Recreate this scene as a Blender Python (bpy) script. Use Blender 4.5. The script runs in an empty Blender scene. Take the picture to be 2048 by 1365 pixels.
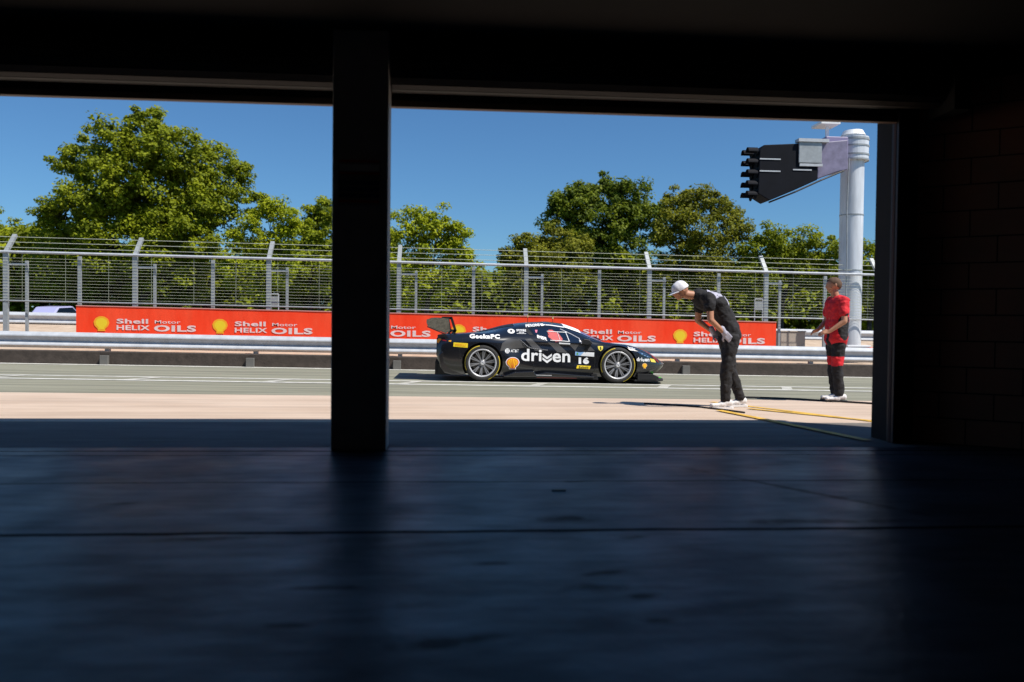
import bpy, bmesh, math, random
import numpy as np
from mathutils import Vector, Matrix
from mathutils.bvhtree import BVHTree

random.seed(7); rng = np.random.default_rng(7)
S = bpy.context.scene; COL = S.collection
R = math.radians

# ------------------------------------------------------------------ camera, sky, sun, exposure
TH, ROLL, FPX, HOR, EYE = R(-4.3), 0.011, 1593.0, 650.0, 1.07
cam = bpy.data.objects.new('camera', bpy.data.cameras.new('camera')); COL.objects.link(cam)
cam.data.sensor_width = 36; cam.data.lens = FPX/2048*36
cam.data.clip_start = .05; cam.data.clip_end = 3000
cam.location = (0, 0, EYE)
cam.matrix_world = (Matrix.Translation((0, 0, EYE)) @ Matrix.Rotation(TH, 4, 'Z')
                    @ Matrix.Rotation(R(90)-math.atan((682.5-HOR)/FPX), 4, 'X') @ Matrix.Rotation(ROLL, 4, 'Z'))
S.camera = cam
cam.data.dof.use_dof = True; cam.data.dof.focus_distance = 15.6; cam.data.dof.aperture_fstop = 1.2   # focused on the car
SUN = Vector((.58, -.40, 1.0)).normalized()          # towards the sun
w = bpy.data.worlds.new('World'); S.world = w; w.use_nodes = True
nt = w.node_tree; bgn = nt.nodes['Background']
sky = nt.nodes.new('ShaderNodeTexSky'); sky.sky_type = 'NISHITA'; sky.sun_disc = False
sky.sun_elevation = math.asin(SUN.z); sky.sun_rotation = math.atan2(SUN.x, SUN.y)
sky.altitude = 200; sky.air_density = 1.0; sky.dust_density = .5; sky.ozone_density = 4.5
tint = nt.nodes.new('ShaderNodeMix'); tint.data_type = 'RGBA'; tint.blend_type = 'MULTIPLY'; tint.inputs[0].default_value = 1   # a deeper blue sky
tint.inputs[7].default_value = (.53, .81, 1.0, 1); nt.links.new(sky.outputs[0], tint.inputs[6])
nt.links.new(tint.outputs[2], bgn.inputs[0]); bgn.inputs[1].default_value = .078
sl = bpy.data.lights.new('sun', 'SUN'); sl.energy = 4.3; sl.angle = R(.5); sl.color = (1, .95, .87)
so = bpy.data.objects.new('sun', sl); COL.objects.link(so)
so.rotation_euler = SUN.to_track_quat('Z', 'Y').to_euler(); so.location = (5, -5, 30)
S.view_settings.view_transform = 'Standard'; S.view_settings.look = 'None'
S.view_settings.exposure = 0.45; S.view_settings.gamma = 1
S.cycles.max_bounces = 7; S.cycles.diffuse_bounces = 4; S.cycles.glossy_bounces = 3
S.cycles.transparent_max_bounces = 6; S.cycles.sample_clamp_indirect = 6
S.cycles.use_denoising = True

# ------------------------------------------------------------------ helpers
def Xp(px, Y):
    u = (px-1024)/FPX; d = Y/(math.cos(TH)+u*math.sin(TH))
    return d*(-math.sin(TH)+u*math.cos(TH))
def Dp(px, Y):
    u = (px-1024)/FPX; return Y/(math.cos(TH)+u*math.sin(TH))
def Zp(py, px, Y):
    return EYE-(py-(HOR+ROLL*(px-1024)))*Dp(px, Y)/FPX
def sst(t):
    t = max(0., min(1., t)); return t*t*(3-2*t)
def GZ(X, Y):                                         # the lane falls gently towards the right
    return -.010*max(-90, min(90, X))*sst((Y-9)/5.)
def tag(o, label=None, cat=None, group=None, kind=None):
    if label: o['label'] = label
    if cat: o['category'] = cat
    if group: o['group'] = group
    if kind: o['kind'] = kind
    return o
def link(o, parent=None):
    COL.objects.link(o)
    if parent is not None: o.parent = parent
    return o
def empty(name, loc=(0, 0, 0), rz=0):
    o = bpy.data.objects.new(name, None); o.location = loc; o.rotation_euler = (0, 0, rz)
    o.empty_display_size = .2; return link(o)
def mesh(name, verts, faces, mats, parent=None, smooth=False, idx=None):
    me = bpy.data.meshes.new(name); me.from_pydata([tuple(v) for v in verts], [], faces)
    for m in (mats if isinstance(mats, (list, tuple)) else [mats]): me.materials.append(m)
    if idx is not None: me.polygons.foreach_set('material_index', idx)
    if smooth: me.polygons.foreach_set('use_smooth', [True]*len(me.polygons))
    me.update(); return link(bpy.data.objects.new(name, me), parent)
class MB:
    def __init__(s): s.v = []; s.f = []; s.mi = []; s.m = 0
    def add(s, vs, fs):
        n = len(s.v); s.v += [tuple(v) for v in vs]; s.f += [tuple(i+n for i in f) for f in fs]; s.mi += [s.m]*len(fs)
    def box(s, x0, x1, y0, y1, z0, z1, tilt=False):
        a = []
        for z in (z0, z1):
            for (x, y) in ((x0, y0), (x1, y0), (x1, y1), (x0, y1)):
                a.append((x, y, z+(GZ(x, y) if tilt else 0)))
        s.add(a, [(3, 2, 1, 0), (4, 5, 6, 7), (0, 1, 5, 4), (1, 2, 6, 5), (2, 3, 7, 6), (3, 0, 4, 7)])
    def bar(s, p, q, wd, ht=None, up=(0, 0, 1)):
        p, q = Vector(p), Vector(q); d = (q-p).normalized(); up = Vector(up)
        if abs(d.dot(up)) > .97: up = Vector((0, 1, 0))
        r = d.cross(up).normalized(); u = r.cross(d); ht = ht or wd; r *= wd/2; u *= ht/2
        a = [c+e for c in (p, q) for e in (-r-u, r-u, r+u, -r+u)]
        s.add(a, [(3, 2, 1, 0), (4, 5, 6, 7), (0, 1, 5, 4), (1, 2, 6, 5), (2, 3, 7, 6), (3, 0, 4, 7)])
    def tube(s, p, q, r0, r1=None, n=10):
        p, q = Vector(p), Vector(q); r1 = r0 if r1 is None else r1
        d = (q-p).normalized(); up = Vector((0, 0, 1)) if abs(d.z) < .9 else Vector((1, 0, 0))
        a = d.cross(up).normalized(); b = a.cross(d); vs = []
        for c, r in ((p, r0), (q, r1)):
            for i in range(n):
                t = 2*math.pi*i/n; vs.append(c+a*math.cos(t)*r+b*math.sin(t)*r)
        s.add(vs, [(i, (i+1) % n, n+(i+1) % n, n+i) for i in range(n)]+[tuple(range(n-1, -1, -1)), tuple(range(n, 2*n))])
    def path(s, pts, r, n=8):
        for a, b in zip(pts[:-1], pts[1:]): s.tube(a, b, r, r, n)
    def lathe(s, prof, n=48, axis='Y', c=(0, 0, 0), close=False):   # prof: (radius, along)
        vs = []
        for (r, h) in prof:
            for i in range(n):
                t = 2*math.pi*i/n
                if axis == 'Y': vs.append((c[0]+r*math.cos(t), c[1]+h, c[2]+r*math.sin(t)))
                else: vs.append((c[0]+r*math.cos(t), c[1]+r*math.sin(t), c[2]+h))
        fs = []; m = len(prof)
        for j in range(m if close else m-1):
            k = (j+1) % m
            for i in range(n): fs.append((j*n+i, j*n+(i+1) % n, k*n+(i+1) % n, k*n+i))
        s.add(vs, fs)
    def prism(s, poly, y0, y1):                       # poly in (x, z), extruded along y
        n = len(poly)
        s.add([(x, y0, z) for x, z in poly]+[(x, y1, z) for x, z in poly],
              [tuple(range(n)), tuple(range(2*n-1, n-1, -1))]+[(i, (i+1) % n, n+(i+1) % n, n+i) for i in range(n)])
    def build(s, name, mats, parent=None, smooth=False, fix=True, bevel=0):
        o = mesh(name, s.v, s.f, mats, parent, smooth, s.mi)
        if fix:
            bm = bmesh.new(); bm.from_mesh(o.data); bmesh.ops.recalc_face_normals(bm, faces=bm.faces); bm.to_mesh(o.data); bm.free()
        if bevel:
            b = o.modifiers.new('b', 'BEVEL'); b.width = bevel; b.segments = 2; b.limit_method = 'ANGLE'
        return o

def mat(name, col, rough=.6, metal=0., var=0., vscale=3., var2=None, bump=0., bscale=40., coat=0., stretch=None, spec=None, rvar=0., streak=0.):
    m = bpy.data.materials.new(name); m.use_nodes = True; n = m.node_tree.nodes; l = m.node_tree.links
    b = n['Principled BSDF']; b.inputs['Roughness'].default_value = rough; b.inputs['Metallic'].default_value = metal
    b.inputs['Base Color'].default_value = (*col, 1)
    if spec is not None: b.inputs['Specular IOR Level'].default_value = spec
    if coat: b.inputs['Coat Weight'].default_value = coat; b.inputs['Coat Roughness'].default_value = .12
    g = n.new('ShaderNodeNewGeometry'); v = g.outputs['Position']
    if stretch:
        mp = n.new('ShaderNodeMapping'); mp.inputs['Scale'].default_value = stretch; l.new(v, mp.inputs[0]); v = mp.outputs[0]
    if var or var2:
        t = n.new('ShaderNodeTexNoise'); t.inputs['Scale'].default_value = vscale; t.inputs['Detail'].default_value = 7
        t.inputs['Roughness'].default_value = .62; l.new(v, t.inputs['Vector'])
        r = n.new('ShaderNodeValToRGB'); c2 = var2 or tuple(min(1, c*(1+var)) for c in col)
        c1 = col if var2 else tuple(c*(1-var) for c in col)
        r.color_ramp.elements[0].position = .34; r.color_ramp.elements[1].position = .66
        r.color_ramp.elements[0].color = (*c1, 1); r.color_ramp.elements[1].color = (*c2, 1)
        l.new(t.outputs[0], r.inputs[0]); l.new(r.outputs[0], b.inputs['Base Color'])
        if streak:                                         # long wheel marks and wear along the lane
            m2 = n.new('ShaderNodeMapping'); m2.inputs['Scale'].default_value = (.10, 3.2, 1); l.new(g.outputs['Position'], m2.inputs[0])
            t3 = n.new('ShaderNodeTexNoise'); t3.inputs['Scale'].default_value = 1.5; t3.inputs['Detail'].default_value = 6; t3.inputs['Distortion'].default_value = .4; l.new(m2.outputs[0], t3.inputs['Vector'])
            r3 = n.new('ShaderNodeValToRGB'); r3.color_ramp.elements[0].position = .38; r3.color_ramp.elements[1].position = .52
            r3.color_ramp.elements[0].color = (1-streak, 1-streak, 1-streak*.95, 1); r3.color_ramp.elements[1].color = (1, 1, 1, 1); l.new(t3.outputs[0], r3.inputs[0])
            a1 = n.new('ShaderNodeMix'); a1.data_type = 'RGBA'; a1.blend_type = 'MULTIPLY'; a1.inputs[0].default_value = 1; l.new(r.outputs[0], a1.inputs[6]); l.new(r3.outputs[0], a1.inputs[7])
            l.new(a1.outputs[2], b.inputs['Base Color'])
        if rvar:
            mr = n.new('ShaderNodeMapRange'); mr.inputs[3].default_value = rough-rvar; mr.inputs[4].default_value = rough+rvar
            l.new(t.outputs[0], mr.inputs[0]); l.new(mr.outputs[0], b.inputs['Roughness'])
    if bump:
        t2 = n.new('ShaderNodeTexNoise'); t2.inputs['Scale'].default_value = bscale; t2.inputs['Detail'].default_value = 5
        l.new(v, t2.inputs['Vector']); bp = n.new('ShaderNodeBump'); bp.inputs['Strength'].default_value = bump
        bp.inputs['Distance'].default_value = .02; l.new(t2.outputs[0], bp.inputs['Height']); l.new(bp.outputs[0], b.inputs['Normal'])
    return m

M = {}
M['concrete'] = mat('apron_concrete', (.50, .375, .285), .85, var2=(.60, .47, .37), vscale=1.1, bump=.25, bscale=60, stretch=(.45, 1.6, 1), streak=.13)
M['asphalt'] = mat('lane_asphalt', (.22, .215, .155), .88, var2=(.29, .28, .21), vscale=1.3, bump=.3, bscale=90, stretch=(.25, 2.2, 1), streak=.30)
M['line'] = mat('white_line_paint', (.50, .49, .43), .6, var2=(.74, .72, .66), vscale=5)
M['yellow_line'] = mat('yellow_line_paint', (.72, .43, .06), .6, var=.25, vscale=6)
M['sand'] = mat('sandy_gravel', (.42, .31, .22), .95, var2=(.55, .43, .32), vscale=3, bump=.4, bscale=30)
M['grass'] = mat('grass_ground', (.045, .06, .012), .95, var2=(.08, .10, .02), vscale=.6, bump=.4, bscale=12)
M['track'] = mat('race_track', (.16, .155, .13), .9, var=.15, vscale=.8)
M['plinth'] = mat('dark_sleeper', (.035, .026, .02), .85, var2=(.06, .045, .036), vscale=6, bump=.4, bscale=20)
M['galv'] = mat('galvanised_steel', (.46, .48, .51), .55, .0, var=.12, vscale=5, bump=.05)
M['galv_dull'] = mat('dull_steel', (.33, .35, .36), .55, .3, var=.15, vscale=6)
M['wire'] = mat('fence_wire', (.42, .45, .36), .6)
M['red'] = mat('red_banner', (.93, .050, .012), .75, var2=(.96, .085, .03), spec=.2, vscale=1.4, bump=.7, bscale=2.2, stretch=(1.6, 1, .5))
M['white'] = mat('white_vinyl', (.88, .88, .88), .5)
M['faded'] = mat('faded_white_print', (.80, .62, .60), .6, var=.12, vscale=5)
M['yellow'] = mat('yellow_vinyl', (.85, .62, .02), .45)
M['amber'] = mat('amber_vinyl', (.90, .40, .015), .45)
M['redv'] = mat('red_vinyl', (.75, .03, .02), .45)
M['bluev'] = mat('pale_blue_vinyl', (.25, .45, .75), .45)
M['greenv'] = mat('green_vinyl', (.10, .65, .05), .4)
M['blackv'] = mat('black_vinyl', (.012, .012, .014), .5)
M['paint'] = mat('satin_black_paint', (.0075, .008, .0105), .27, coat=1.0)
M['char'] = mat('charcoal_film', (.085, .082, .080), .30, coat=.3)
M['glass'] = mat('tinted_glass', (.008, .016, .035), .06, coat=.5)
M['screen'] = mat('windscreen_glass', (.30, .22, .50), .15, coat=1)  # purple sky reflection put into the base colour
M['carbon'] = mat('raw_carbon', (.08, .072, .055), .38, var2=(.17, .155, .12), vscale=22, stretch=(1, 1, 2.2), coat=.3)
M['trim'] = mat('black_trim', (.010, .010, .011), .5)
M['rubber'] = mat('tyre_rubber', (.022, .021, .020), .78, var=.15, vscale=14)
M['rimsilver'] = mat('rim_lip_silver', (.62, .62, .64), .35, .25)
M['rimdark'] = mat('rim_spoke_grey', (.20, .20, .21), .42, .2)
M['disc'] = mat('brake_disc', (.16, .155, .15), .4, .8, var=.2, vscale=20)
M['tyremark'] = mat('tyre_yellow', (.55, .42, .03), .7)
M['redlens'] = mat('red_lens', (.22, .006, .008), .15, coat=.5)
M['lens'] = mat('headlight_lens', (.03, .06, .12), .08, coat=1)
M['skin'] = mat('skin', (.46, .22, .13), .55, var=.08, vscale=20)
M['skin2'] = mat('skin_tanned', (.36, .16, .09), .55, var=.08, vscale=20)
M['blackcloth'] = mat('black_cloth', (.012, .011, .013), .85, var=.4, vscale=9, bump=1.0, bscale=9, stretch=(1, 1, 1.6))
M['redcloth'] = mat('red_cloth', (.62, .012, .022), .8, var=.2, vscale=8, bump=1.0, bscale=9, stretch=(1, 1, 1.6))
M['whitecloth'] = mat('white_cloth', (.80, .79, .83), .8, var=.05, vscale=12, bump=.3, bscale=18)
M['greycloth'] = mat('lavender_grey_print', (.42, .41, .50), .75, var=.1, vscale=14)
M['shoe'] = mat('white_shoe_leather', (.72, .70, .70), .55)
M['hair'] = mat('cropped_hair', (.10, .055, .03), .8)
M['gfloor'] = None
M['wallpaint'] = mat('dark_painted_block', (.50, .20, .12), .75, var2=(.36, .18, .12), vscale=1.4, bump=.3, bscale=18)
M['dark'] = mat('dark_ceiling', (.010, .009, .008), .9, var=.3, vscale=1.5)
M['shutter'] = mat('shutter_slat', (.05, .043, .038), .5, .3, var=.2, vscale=3)
M['guide'] = mat('guide_rail_steel', (.035, .026, .028), .5, .3, var=.2, vscale=4)
M['column'] = mat('column_paint', (.42, .40, .38), .6, var2=(.52, .50, .47), vscale=3, bump=.2, bscale=20)
M['inner'] = mat('inner_wall_paint', (.42, .40, .37), .8, var=.1, vscale=1.5)
M['facade'] = mat('outer_render', (.35, .30, .26), .85, var=.1, vscale=2)
M['pole'] = mat('pole_paint', (.62, .64, .67), .45, .15, var=.16, vscale=2.5, stretch=(2.5, 2.5, .35), bump=.1, bscale=8)
M['navy'] = mat('navy_housing', (.004, .005, .009), .7, spec=.15, var=.2, vscale=4)
M['bark'] = mat('bark', (.05, .037, .026), .95, var=.35, vscale=5, bump=.6, bscale=8)
M['sill'] = mat('threshold_concrete', (.135, .115, .105), .8, var=.22, vscale=2.5, bump=.3, bscale=50, stretch=(.5, 1, 1))

# ------------------------------------------------------------------ ground sheets
def sheet(name, prof, m, x0=-60, x1=60, nx=60, kind='structure', tilt=True):
    vs = []; fs = []; n = len(prof)
    for i in range(nx+1):
        x = x0+(x1-x0)*i/nx
        for (y, z) in prof: vs.append((x, y, z+(GZ(x, y) if tilt else 0)))
    for i in range(nx):
        for j in range(n-1): fs.append((i*n+j, (i+1)*n+j, (i+1)*n+j+1, i*n+j+1))
    return tag(mesh(name, vs, fs, m), kind=kind)
def fine(a, b, st, z=0): 
    k = max(1, int(round((b-a)/st))); return [(a+(b-a)*i/k, z) for i in range(k+1)]
Y_SILL, Y_FACE, Y_LANE, Y_EDGE = 7.27, 7.55, 11.75, 18.48
sheet('shade_apron', [(Y_SILL+.014, 0), (8.0, 0), (8.70, 0)], mat('apron_shade_tone', (.17, .15, .13), .85, var=.2, vscale=2, bump=.3, bscale=50, streak=.15, stretch=(.5, 1.5, 1)))  # apron strip coloured darker to deepen the building's shade on it
sheet('pavement', fine(8.705, Y_LANE, .35), M['concrete'])
sheet('pit_lane', fine(Y_LANE, 18.7, .35, -.012), M['asphalt'])
sheet('verge', [(18.85, .25), (20.6, .30), (22.0, .55), (23.6, .80), (25.2, .82)], M['sand'])
sheet('race_track', [(25.2, .82), (26.2, .15), (38, .12), (39, .1)], M['track'], -90, 90)
gr = [(39, .1), (55, .2), (90, .5), (160, 1.0), (1500, 6.0)]
sheet('ground', gr, M['grass'], -900, 900, 40, tilt=True)
sheet('ground_behind', [(-60, -.06), (-6.0, -.06)], M['grass'], -60, 60, 4, tilt=False)
def lane_line(Y, wd, name='lane_line', x0=-60, x1=60):
    return sheet(name, [(Y-wd/2, -.006), (Y+wd/2, -.006)], M['line'], x0, x1, 60)
lane_line(14.95, .17); lane_line(14.15, .20); lane_line(Y_EDGE, .30, 'edge_line')
mb = MB()
for k in range(-9, 10):                                # short cross marks between the two lines
    x = Xp(270, 14.5)+k*2.35
    a = [(x-.10, 14.25), (x+.10, 14.25), (x+.34, 14.86), (x+.14, 14.86)]
    mb.add([(p, q, GZ(p, q)-.005) for p, q in a], [(0, 1, 2, 3)])
tag(mb.build('cross_marking', mat('worn_line_paint', (.34, .33, .28), .7, var2=(.55, .53, .47), vscale=7), fix=False), kind='structure')
# yellow box markings on the apron
def stripe(m_b, P, Q, wd, z=.006):
    P, Q = Vector(P), Vector(Q); n = 14; d = (Q-P).normalized(); r = Vector((-d.y, d.x))*wd/2
    for i in range(n):
        a = P.lerp(Q, i/n); b = P.lerp(Q, (i+1)/n)
        m_b.add([(v.x, v.y, GZ(v.x, v.y)+z) for v in (a-r, b-r, b+r, a+r)], [(0, 1, 2, 3)])
def gp(px, py):                                        # ground point of the apron
    Y = 10.
    for _ in range(12):
        z = GZ(Xp(px, Y), Y); d = FPX*(EYE-z)/(py-(HOR+ROLL*(px-1024)))
        Y = d*(math.cos(TH)+(px-1024)/FPX*math.sin(TH))
    return (Xp(px, Y), Y)
mb = MB()
stripe(mb, gp(1425, 805), gp(1760, 846), .10); stripe(mb, gp(1500, 819), gp(1760, 845), .10, .010)
stripe(mb, gp(1440, 823), gp(1740, 884), .10, .014)
tag(mb.build('yellow_marking', M['yellow_line'], fix=False), kind='structure')

# garage floor: painted, glossy, with joints and stains
m = bpy.data.materials.new('painted_floor'); m.use_nodes = True; n = m.node_tree.nodes; l = m.node_tree.links
b = n['Principled BSDF']; g = n.new('ShaderNodeNewGeometry'); sx = n.new('ShaderNodeSeparateXYZ'); l.new(g.outputs['Position'], sx.inputs[0])
def N(t, **k):
    q = n.new(t)
    for a, v in k.items(): setattr(q, a, v)
    return q
def noise(scale, det=6, vec=None, st=None):
    t = N('ShaderNodeTexNoise'); t.inputs['Scale'].default_value = scale; t.inputs['Detail'].default_value = det
    if st:
        mp = N('ShaderNodeMapping'); mp.inputs['Scale'].default_value = st; l.new(g.outputs['Position'], mp.inputs[0]); l.new(mp.outputs[0], t.inputs['Vector'])
    else: l.new(g.outputs['Position'], t.inputs['Vector'])
    return t
def ramp(src, p0, c0, p1, c1):
    r = N('ShaderNodeValToRGB'); e = r.color_ramp.elements; e[0].position = p0; e[1].position = p1; e[0].color = (*c0, 1); e[1].color = (*c1, 1)
    l.new(src, r.inputs[0]); return r
def mix(f, a, c, typ='MIX'):
    q = N('ShaderNodeMix'); q.data_type = 'RGBA'; q.blend_type = typ
    if isinstance(f, float): q.inputs[0].default_value = f
    else: l.new(f, q.inputs[0])
    l.new(a, q.inputs[6])
    if isinstance(c, tuple): q.inputs[7].default_value = (*c, 1)
    else: l.new(c, q.inputs[7])
    return q.outputs[2]
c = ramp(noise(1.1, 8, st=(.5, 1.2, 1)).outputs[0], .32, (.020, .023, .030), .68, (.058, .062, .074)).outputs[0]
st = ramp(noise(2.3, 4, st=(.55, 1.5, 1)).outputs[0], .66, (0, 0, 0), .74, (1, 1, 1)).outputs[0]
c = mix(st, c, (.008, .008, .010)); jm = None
def floor_pt(px, py):
    d = FPX*EYE/(py-(HOR+ROLL*(px-1024))); u = (px-1024)/FPX
    return d*(-math.sin(TH)+u*math.cos(TH)), d*(math.cos(TH)+u*math.sin(TH))
sn = noise(9, 6); sm_ = None                              # old oil stains and a drag mark with soft ragged edges
for (px, py, rx, ry, rz) in [(1190, 1178, .15, .06, 0), (1292, 1196, .09, .04, .2), (1322, 1246, .08, .035, -.2), (582, 1256, .09, .03, 0), (1150, 965, .12, .04, 0), (1270, 1078, .10, .04, .1), (650, 1180, .16, .03, 0), (1210, 1150, .12, .03, .3), (240, 1010, .13, .04, .1), (1130, 1040, .20, .08, 0), (420, 1080, .26, .04, .1), (1650, 1045, .65, .06, 0), (1620, 985, .95, .045, -1.0), (900, 1290, .2, .05, .2), (1000, 1130, .12, .03, 0)]:
    x, y = floor_pt(px, py); mp = N('ShaderNodeMapping'); mp.vector_type = 'TEXTURE'; mp.inputs['Location'].default_value = (x, y, 0)
    mp.inputs['Rotation'].default_value = (0, 0, rz); mp.inputs['Scale'].default_value = (rx, ry, 1); l.new(g.outputs['Position'], mp.inputs[0])
    ln = N('ShaderNodeVectorMath', operation='LENGTH'); l.new(mp.outputs[0], ln.inputs[0])
    ad = N('ShaderNodeMath', operation='MULTIPLY_ADD'); ad.inputs[1].default_value = 1.6; l.new(sn.outputs[0], ad.inputs[0]); l.new(ln.outputs['Value'], ad.inputs[2])
    mr_ = N('ShaderNodeMapRange'); mr_.interpolation_type = 'SMOOTHSTEP'; mr_.inputs[1].default_value = 2.1; mr_.inputs[2].default_value = 1.1; mr_.inputs[3].default_value = 0; mr_.inputs[4].default_value = .85; l.new(ad.outputs[0], mr_.inputs[0])
    if sm_ is None: sm_ = mr_.outputs[0]
    else:
        mx_ = N('ShaderNodeMath', operation='MAXIMUM'); l.new(sm_, mx_.inputs[0]); l.new(mr_.outputs[0], mx_.inputs[1]); sm_ = mx_.outputs[0]
c = mix(sm_, c, (.006, .006, .008)); jm = sm_
wob = noise(1.5, 4)
for (yj, hw) in ((6.72, .018), (6.50, .010), (5.40, .009), (4.10, .022)):
    s1 = N('ShaderNodeMath', operation='SUBTRACT'); s1.inputs[1].default_value = yj; l.new(sx.outputs[1], s1.inputs[0])
    wm = N('ShaderNodeMath', operation='MULTIPLY_ADD'); wm.inputs[1].default_value = .06; wm.inputs[2].default_value = -.03; l.new(wob.outputs[0], wm.inputs[0])
    s2 = N('ShaderNodeMath', operation='ADD'); l.new(s1.outputs[0], s2.inputs[0]); l.new(wm.outputs[0], s2.inputs[1])
    ab = N('ShaderNodeMath', operation='ABSOLUTE'); l.new(s2.outputs[0], ab.inputs[0])
    lt = N('ShaderNodeMath', operation='LESS_THAN'); lt.inputs[1].default_value = hw; l.new(ab.outputs[0], lt.inputs[0])
    c = mix(lt.outputs[0], c, (.004, .004, .005))
    if jm is None: jm = lt.outputs[0]
    else:
        mxx = N('ShaderNodeMath', operation='MAXIMUM'); l.new(jm, mxx.inputs[0]); l.new(lt.outputs[0], mxx.inputs[1]); jm = mxx.outputs[0]
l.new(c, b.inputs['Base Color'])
mr = N('ShaderNodeMapRange'); mr.inputs[3].default_value = .22; mr.inputs[4].default_value = .55
l.new(noise(2.0, 6).outputs[0], mr.inputs[0]); pt = ramp(noise(1.7, 9, st=(.7, 1.3, 1)).outputs[0], .36, (.22, .22, .22), .62, (.60, .60, .60)).outputs[0]; sf = ramp(noise(7, 7, st=(.35, 1.6, 1)).outputs[0], .42, (.45, .45, .45), .60, (1, 1, 1)).outputs[0]
pt = mix(1.0, pt, sf, 'MULTIPLY'); sp_ = mix(jm, pt, (0, 0, 0)); l.new(sp_, b.inputs['Specular IOR Level'])
l.new(mr.outputs[0], b.inputs['Roughness'])
bp = N('ShaderNodeBump'); bp.inputs['Strength'].default_value = .10; bp.inputs['Distance'].default_value = .02
l.new(noise(22, 5).outputs[0], bp.inputs['Height']); l.new(bp.outputs[0], b.inputs['Normal'])
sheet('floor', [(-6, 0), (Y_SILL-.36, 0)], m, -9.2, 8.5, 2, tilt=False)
sheet('threshold', [(Y_SILL-.36, 0), (Y_SILL+.013, 0)], M['sill'], -9, 7, 2, tilt=False)

# ------------------------------------------------------------------ garage building
bd = empty('pit_garage', (0, Y_SILL, 0))
tag(bd, 'dark pit garage around the two shutter openings, with painted block walls', 'garage')
JX, ZH = Xp(1746, Y_FACE)-.02, 3.02
CXL, CXR = Xp(662, 6.72), Xp(779, 7.0)
def P(name, mbx, m_, par=bd, **k):
    o = mbx.build(name, m_, par, **k); o.matrix_parent_inverse = Matrix.Translation(-par.location); return o
mb = MB(); RP = [(-9.2, -6.2), (8.7, -6.2), (8.7, 4.5), (6.29, 6.38), (5.84, 7.28), (-9.2, 7.28)]
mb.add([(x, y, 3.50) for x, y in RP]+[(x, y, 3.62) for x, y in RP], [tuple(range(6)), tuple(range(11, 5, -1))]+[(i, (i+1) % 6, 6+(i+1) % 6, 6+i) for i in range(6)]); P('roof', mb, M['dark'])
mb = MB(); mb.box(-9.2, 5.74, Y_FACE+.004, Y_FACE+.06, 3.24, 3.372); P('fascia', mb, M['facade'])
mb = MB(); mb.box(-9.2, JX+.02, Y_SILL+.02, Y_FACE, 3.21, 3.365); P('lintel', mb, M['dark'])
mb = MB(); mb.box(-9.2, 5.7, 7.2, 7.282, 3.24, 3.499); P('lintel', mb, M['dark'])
mb = MB(); mb.box(-9.2, -9, -6, Y_FACE, 0, 3.498); P('side_wall', mb, M['inner'])
mb = MB(); mb.box(-9.2, 8.7, -6.2, -6, 0, 3.498); P('back_wall', mb, M['inner'])
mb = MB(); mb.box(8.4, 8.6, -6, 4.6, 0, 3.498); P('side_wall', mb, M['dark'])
# splayed blockwork pier at the right, courses modelled as blocks with joints
mb = MB()
A = Vector((JX+.24, Y_SILL-.02)); Bp = Vector((8.4, A.y-(8.4-A.x)*.667))
mb.add([(A.x, A.y, 0), (Bp.x, Bp.y, 0), (8.6, 4.56, 0), (6.25, 6.38, 0), (5.70, Y_FACE, 0), (JX+.02, Y_FACE, 0), (JX+.02, A.y, 0),
        (A.x, A.y, 3.498), (Bp.x, Bp.y, 3.498), (8.6, 4.56, 3.498), (6.25, 6.38, 3.498), (5.70, Y_FACE, 3.498), (JX+.02, Y_FACE, 3.498), (JX+.02, A.y, 3.498)],
       [(0, 1, 2, 3, 4, 5, 6), (7, 8, 9, 10, 11, 12, 13)]+[(i, (i+1) % 7, 7+(i+1) % 7, 7+i) for i in range(7)])
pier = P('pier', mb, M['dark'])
mb = MB(); d2 = (Bp-A); L = d2.length; d2.normalize(); nn = Vector((d2.y, -d2.x))
if nn.y > 0: nn = -nn
row = 0; z = .01
while z < 3.3:
    x = .02-(.22 if row % 2 else 0)
    while x < L-.05:
        a0 = max(x, .02); a1 = min(x+.43, L)
        p = A+d2*a0; q = A+d2*a1
        a = [p+nn*.012, q+nn*.012, q-nn*.01, p-nn*.01]
        mb.add([(v.x, v.y, zz) for zz in (z, min(z+.228, 3.6)) for v in a],
               [(0, 1, 2, 3), (4, 5, 6, 7), (0, 1, 5, 4), (1, 2, 6, 5), (2, 3, 7, 6), (3, 0, 4, 7)])
        x += .44
    z += .24; row += 1
P('blockwork', mb, M['wallpaint'])
# free standing column between the doors
cl = empty('column', ((CXL+CXR)/2, 6.95, 0)); tag(cl, 'square dark column standing between the two shutter openings', 'column')
def PC(name, mbx, m_, par=cl, **k): return P(name, mbx, m_, par, **k)
mb = MB(); mb.box(CXL, CXR, 6.72, 7.0, 0, 3.498); PC('shaft', mb, M['column'], bevel=.012)
for xx in (CXL+.03, CXR-.09):
    mb = MB(); mb.box(xx, xx+.05, 7.001, 7.2, 0, 3.3); PC('edge_rail', mb, M['guide'])
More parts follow.
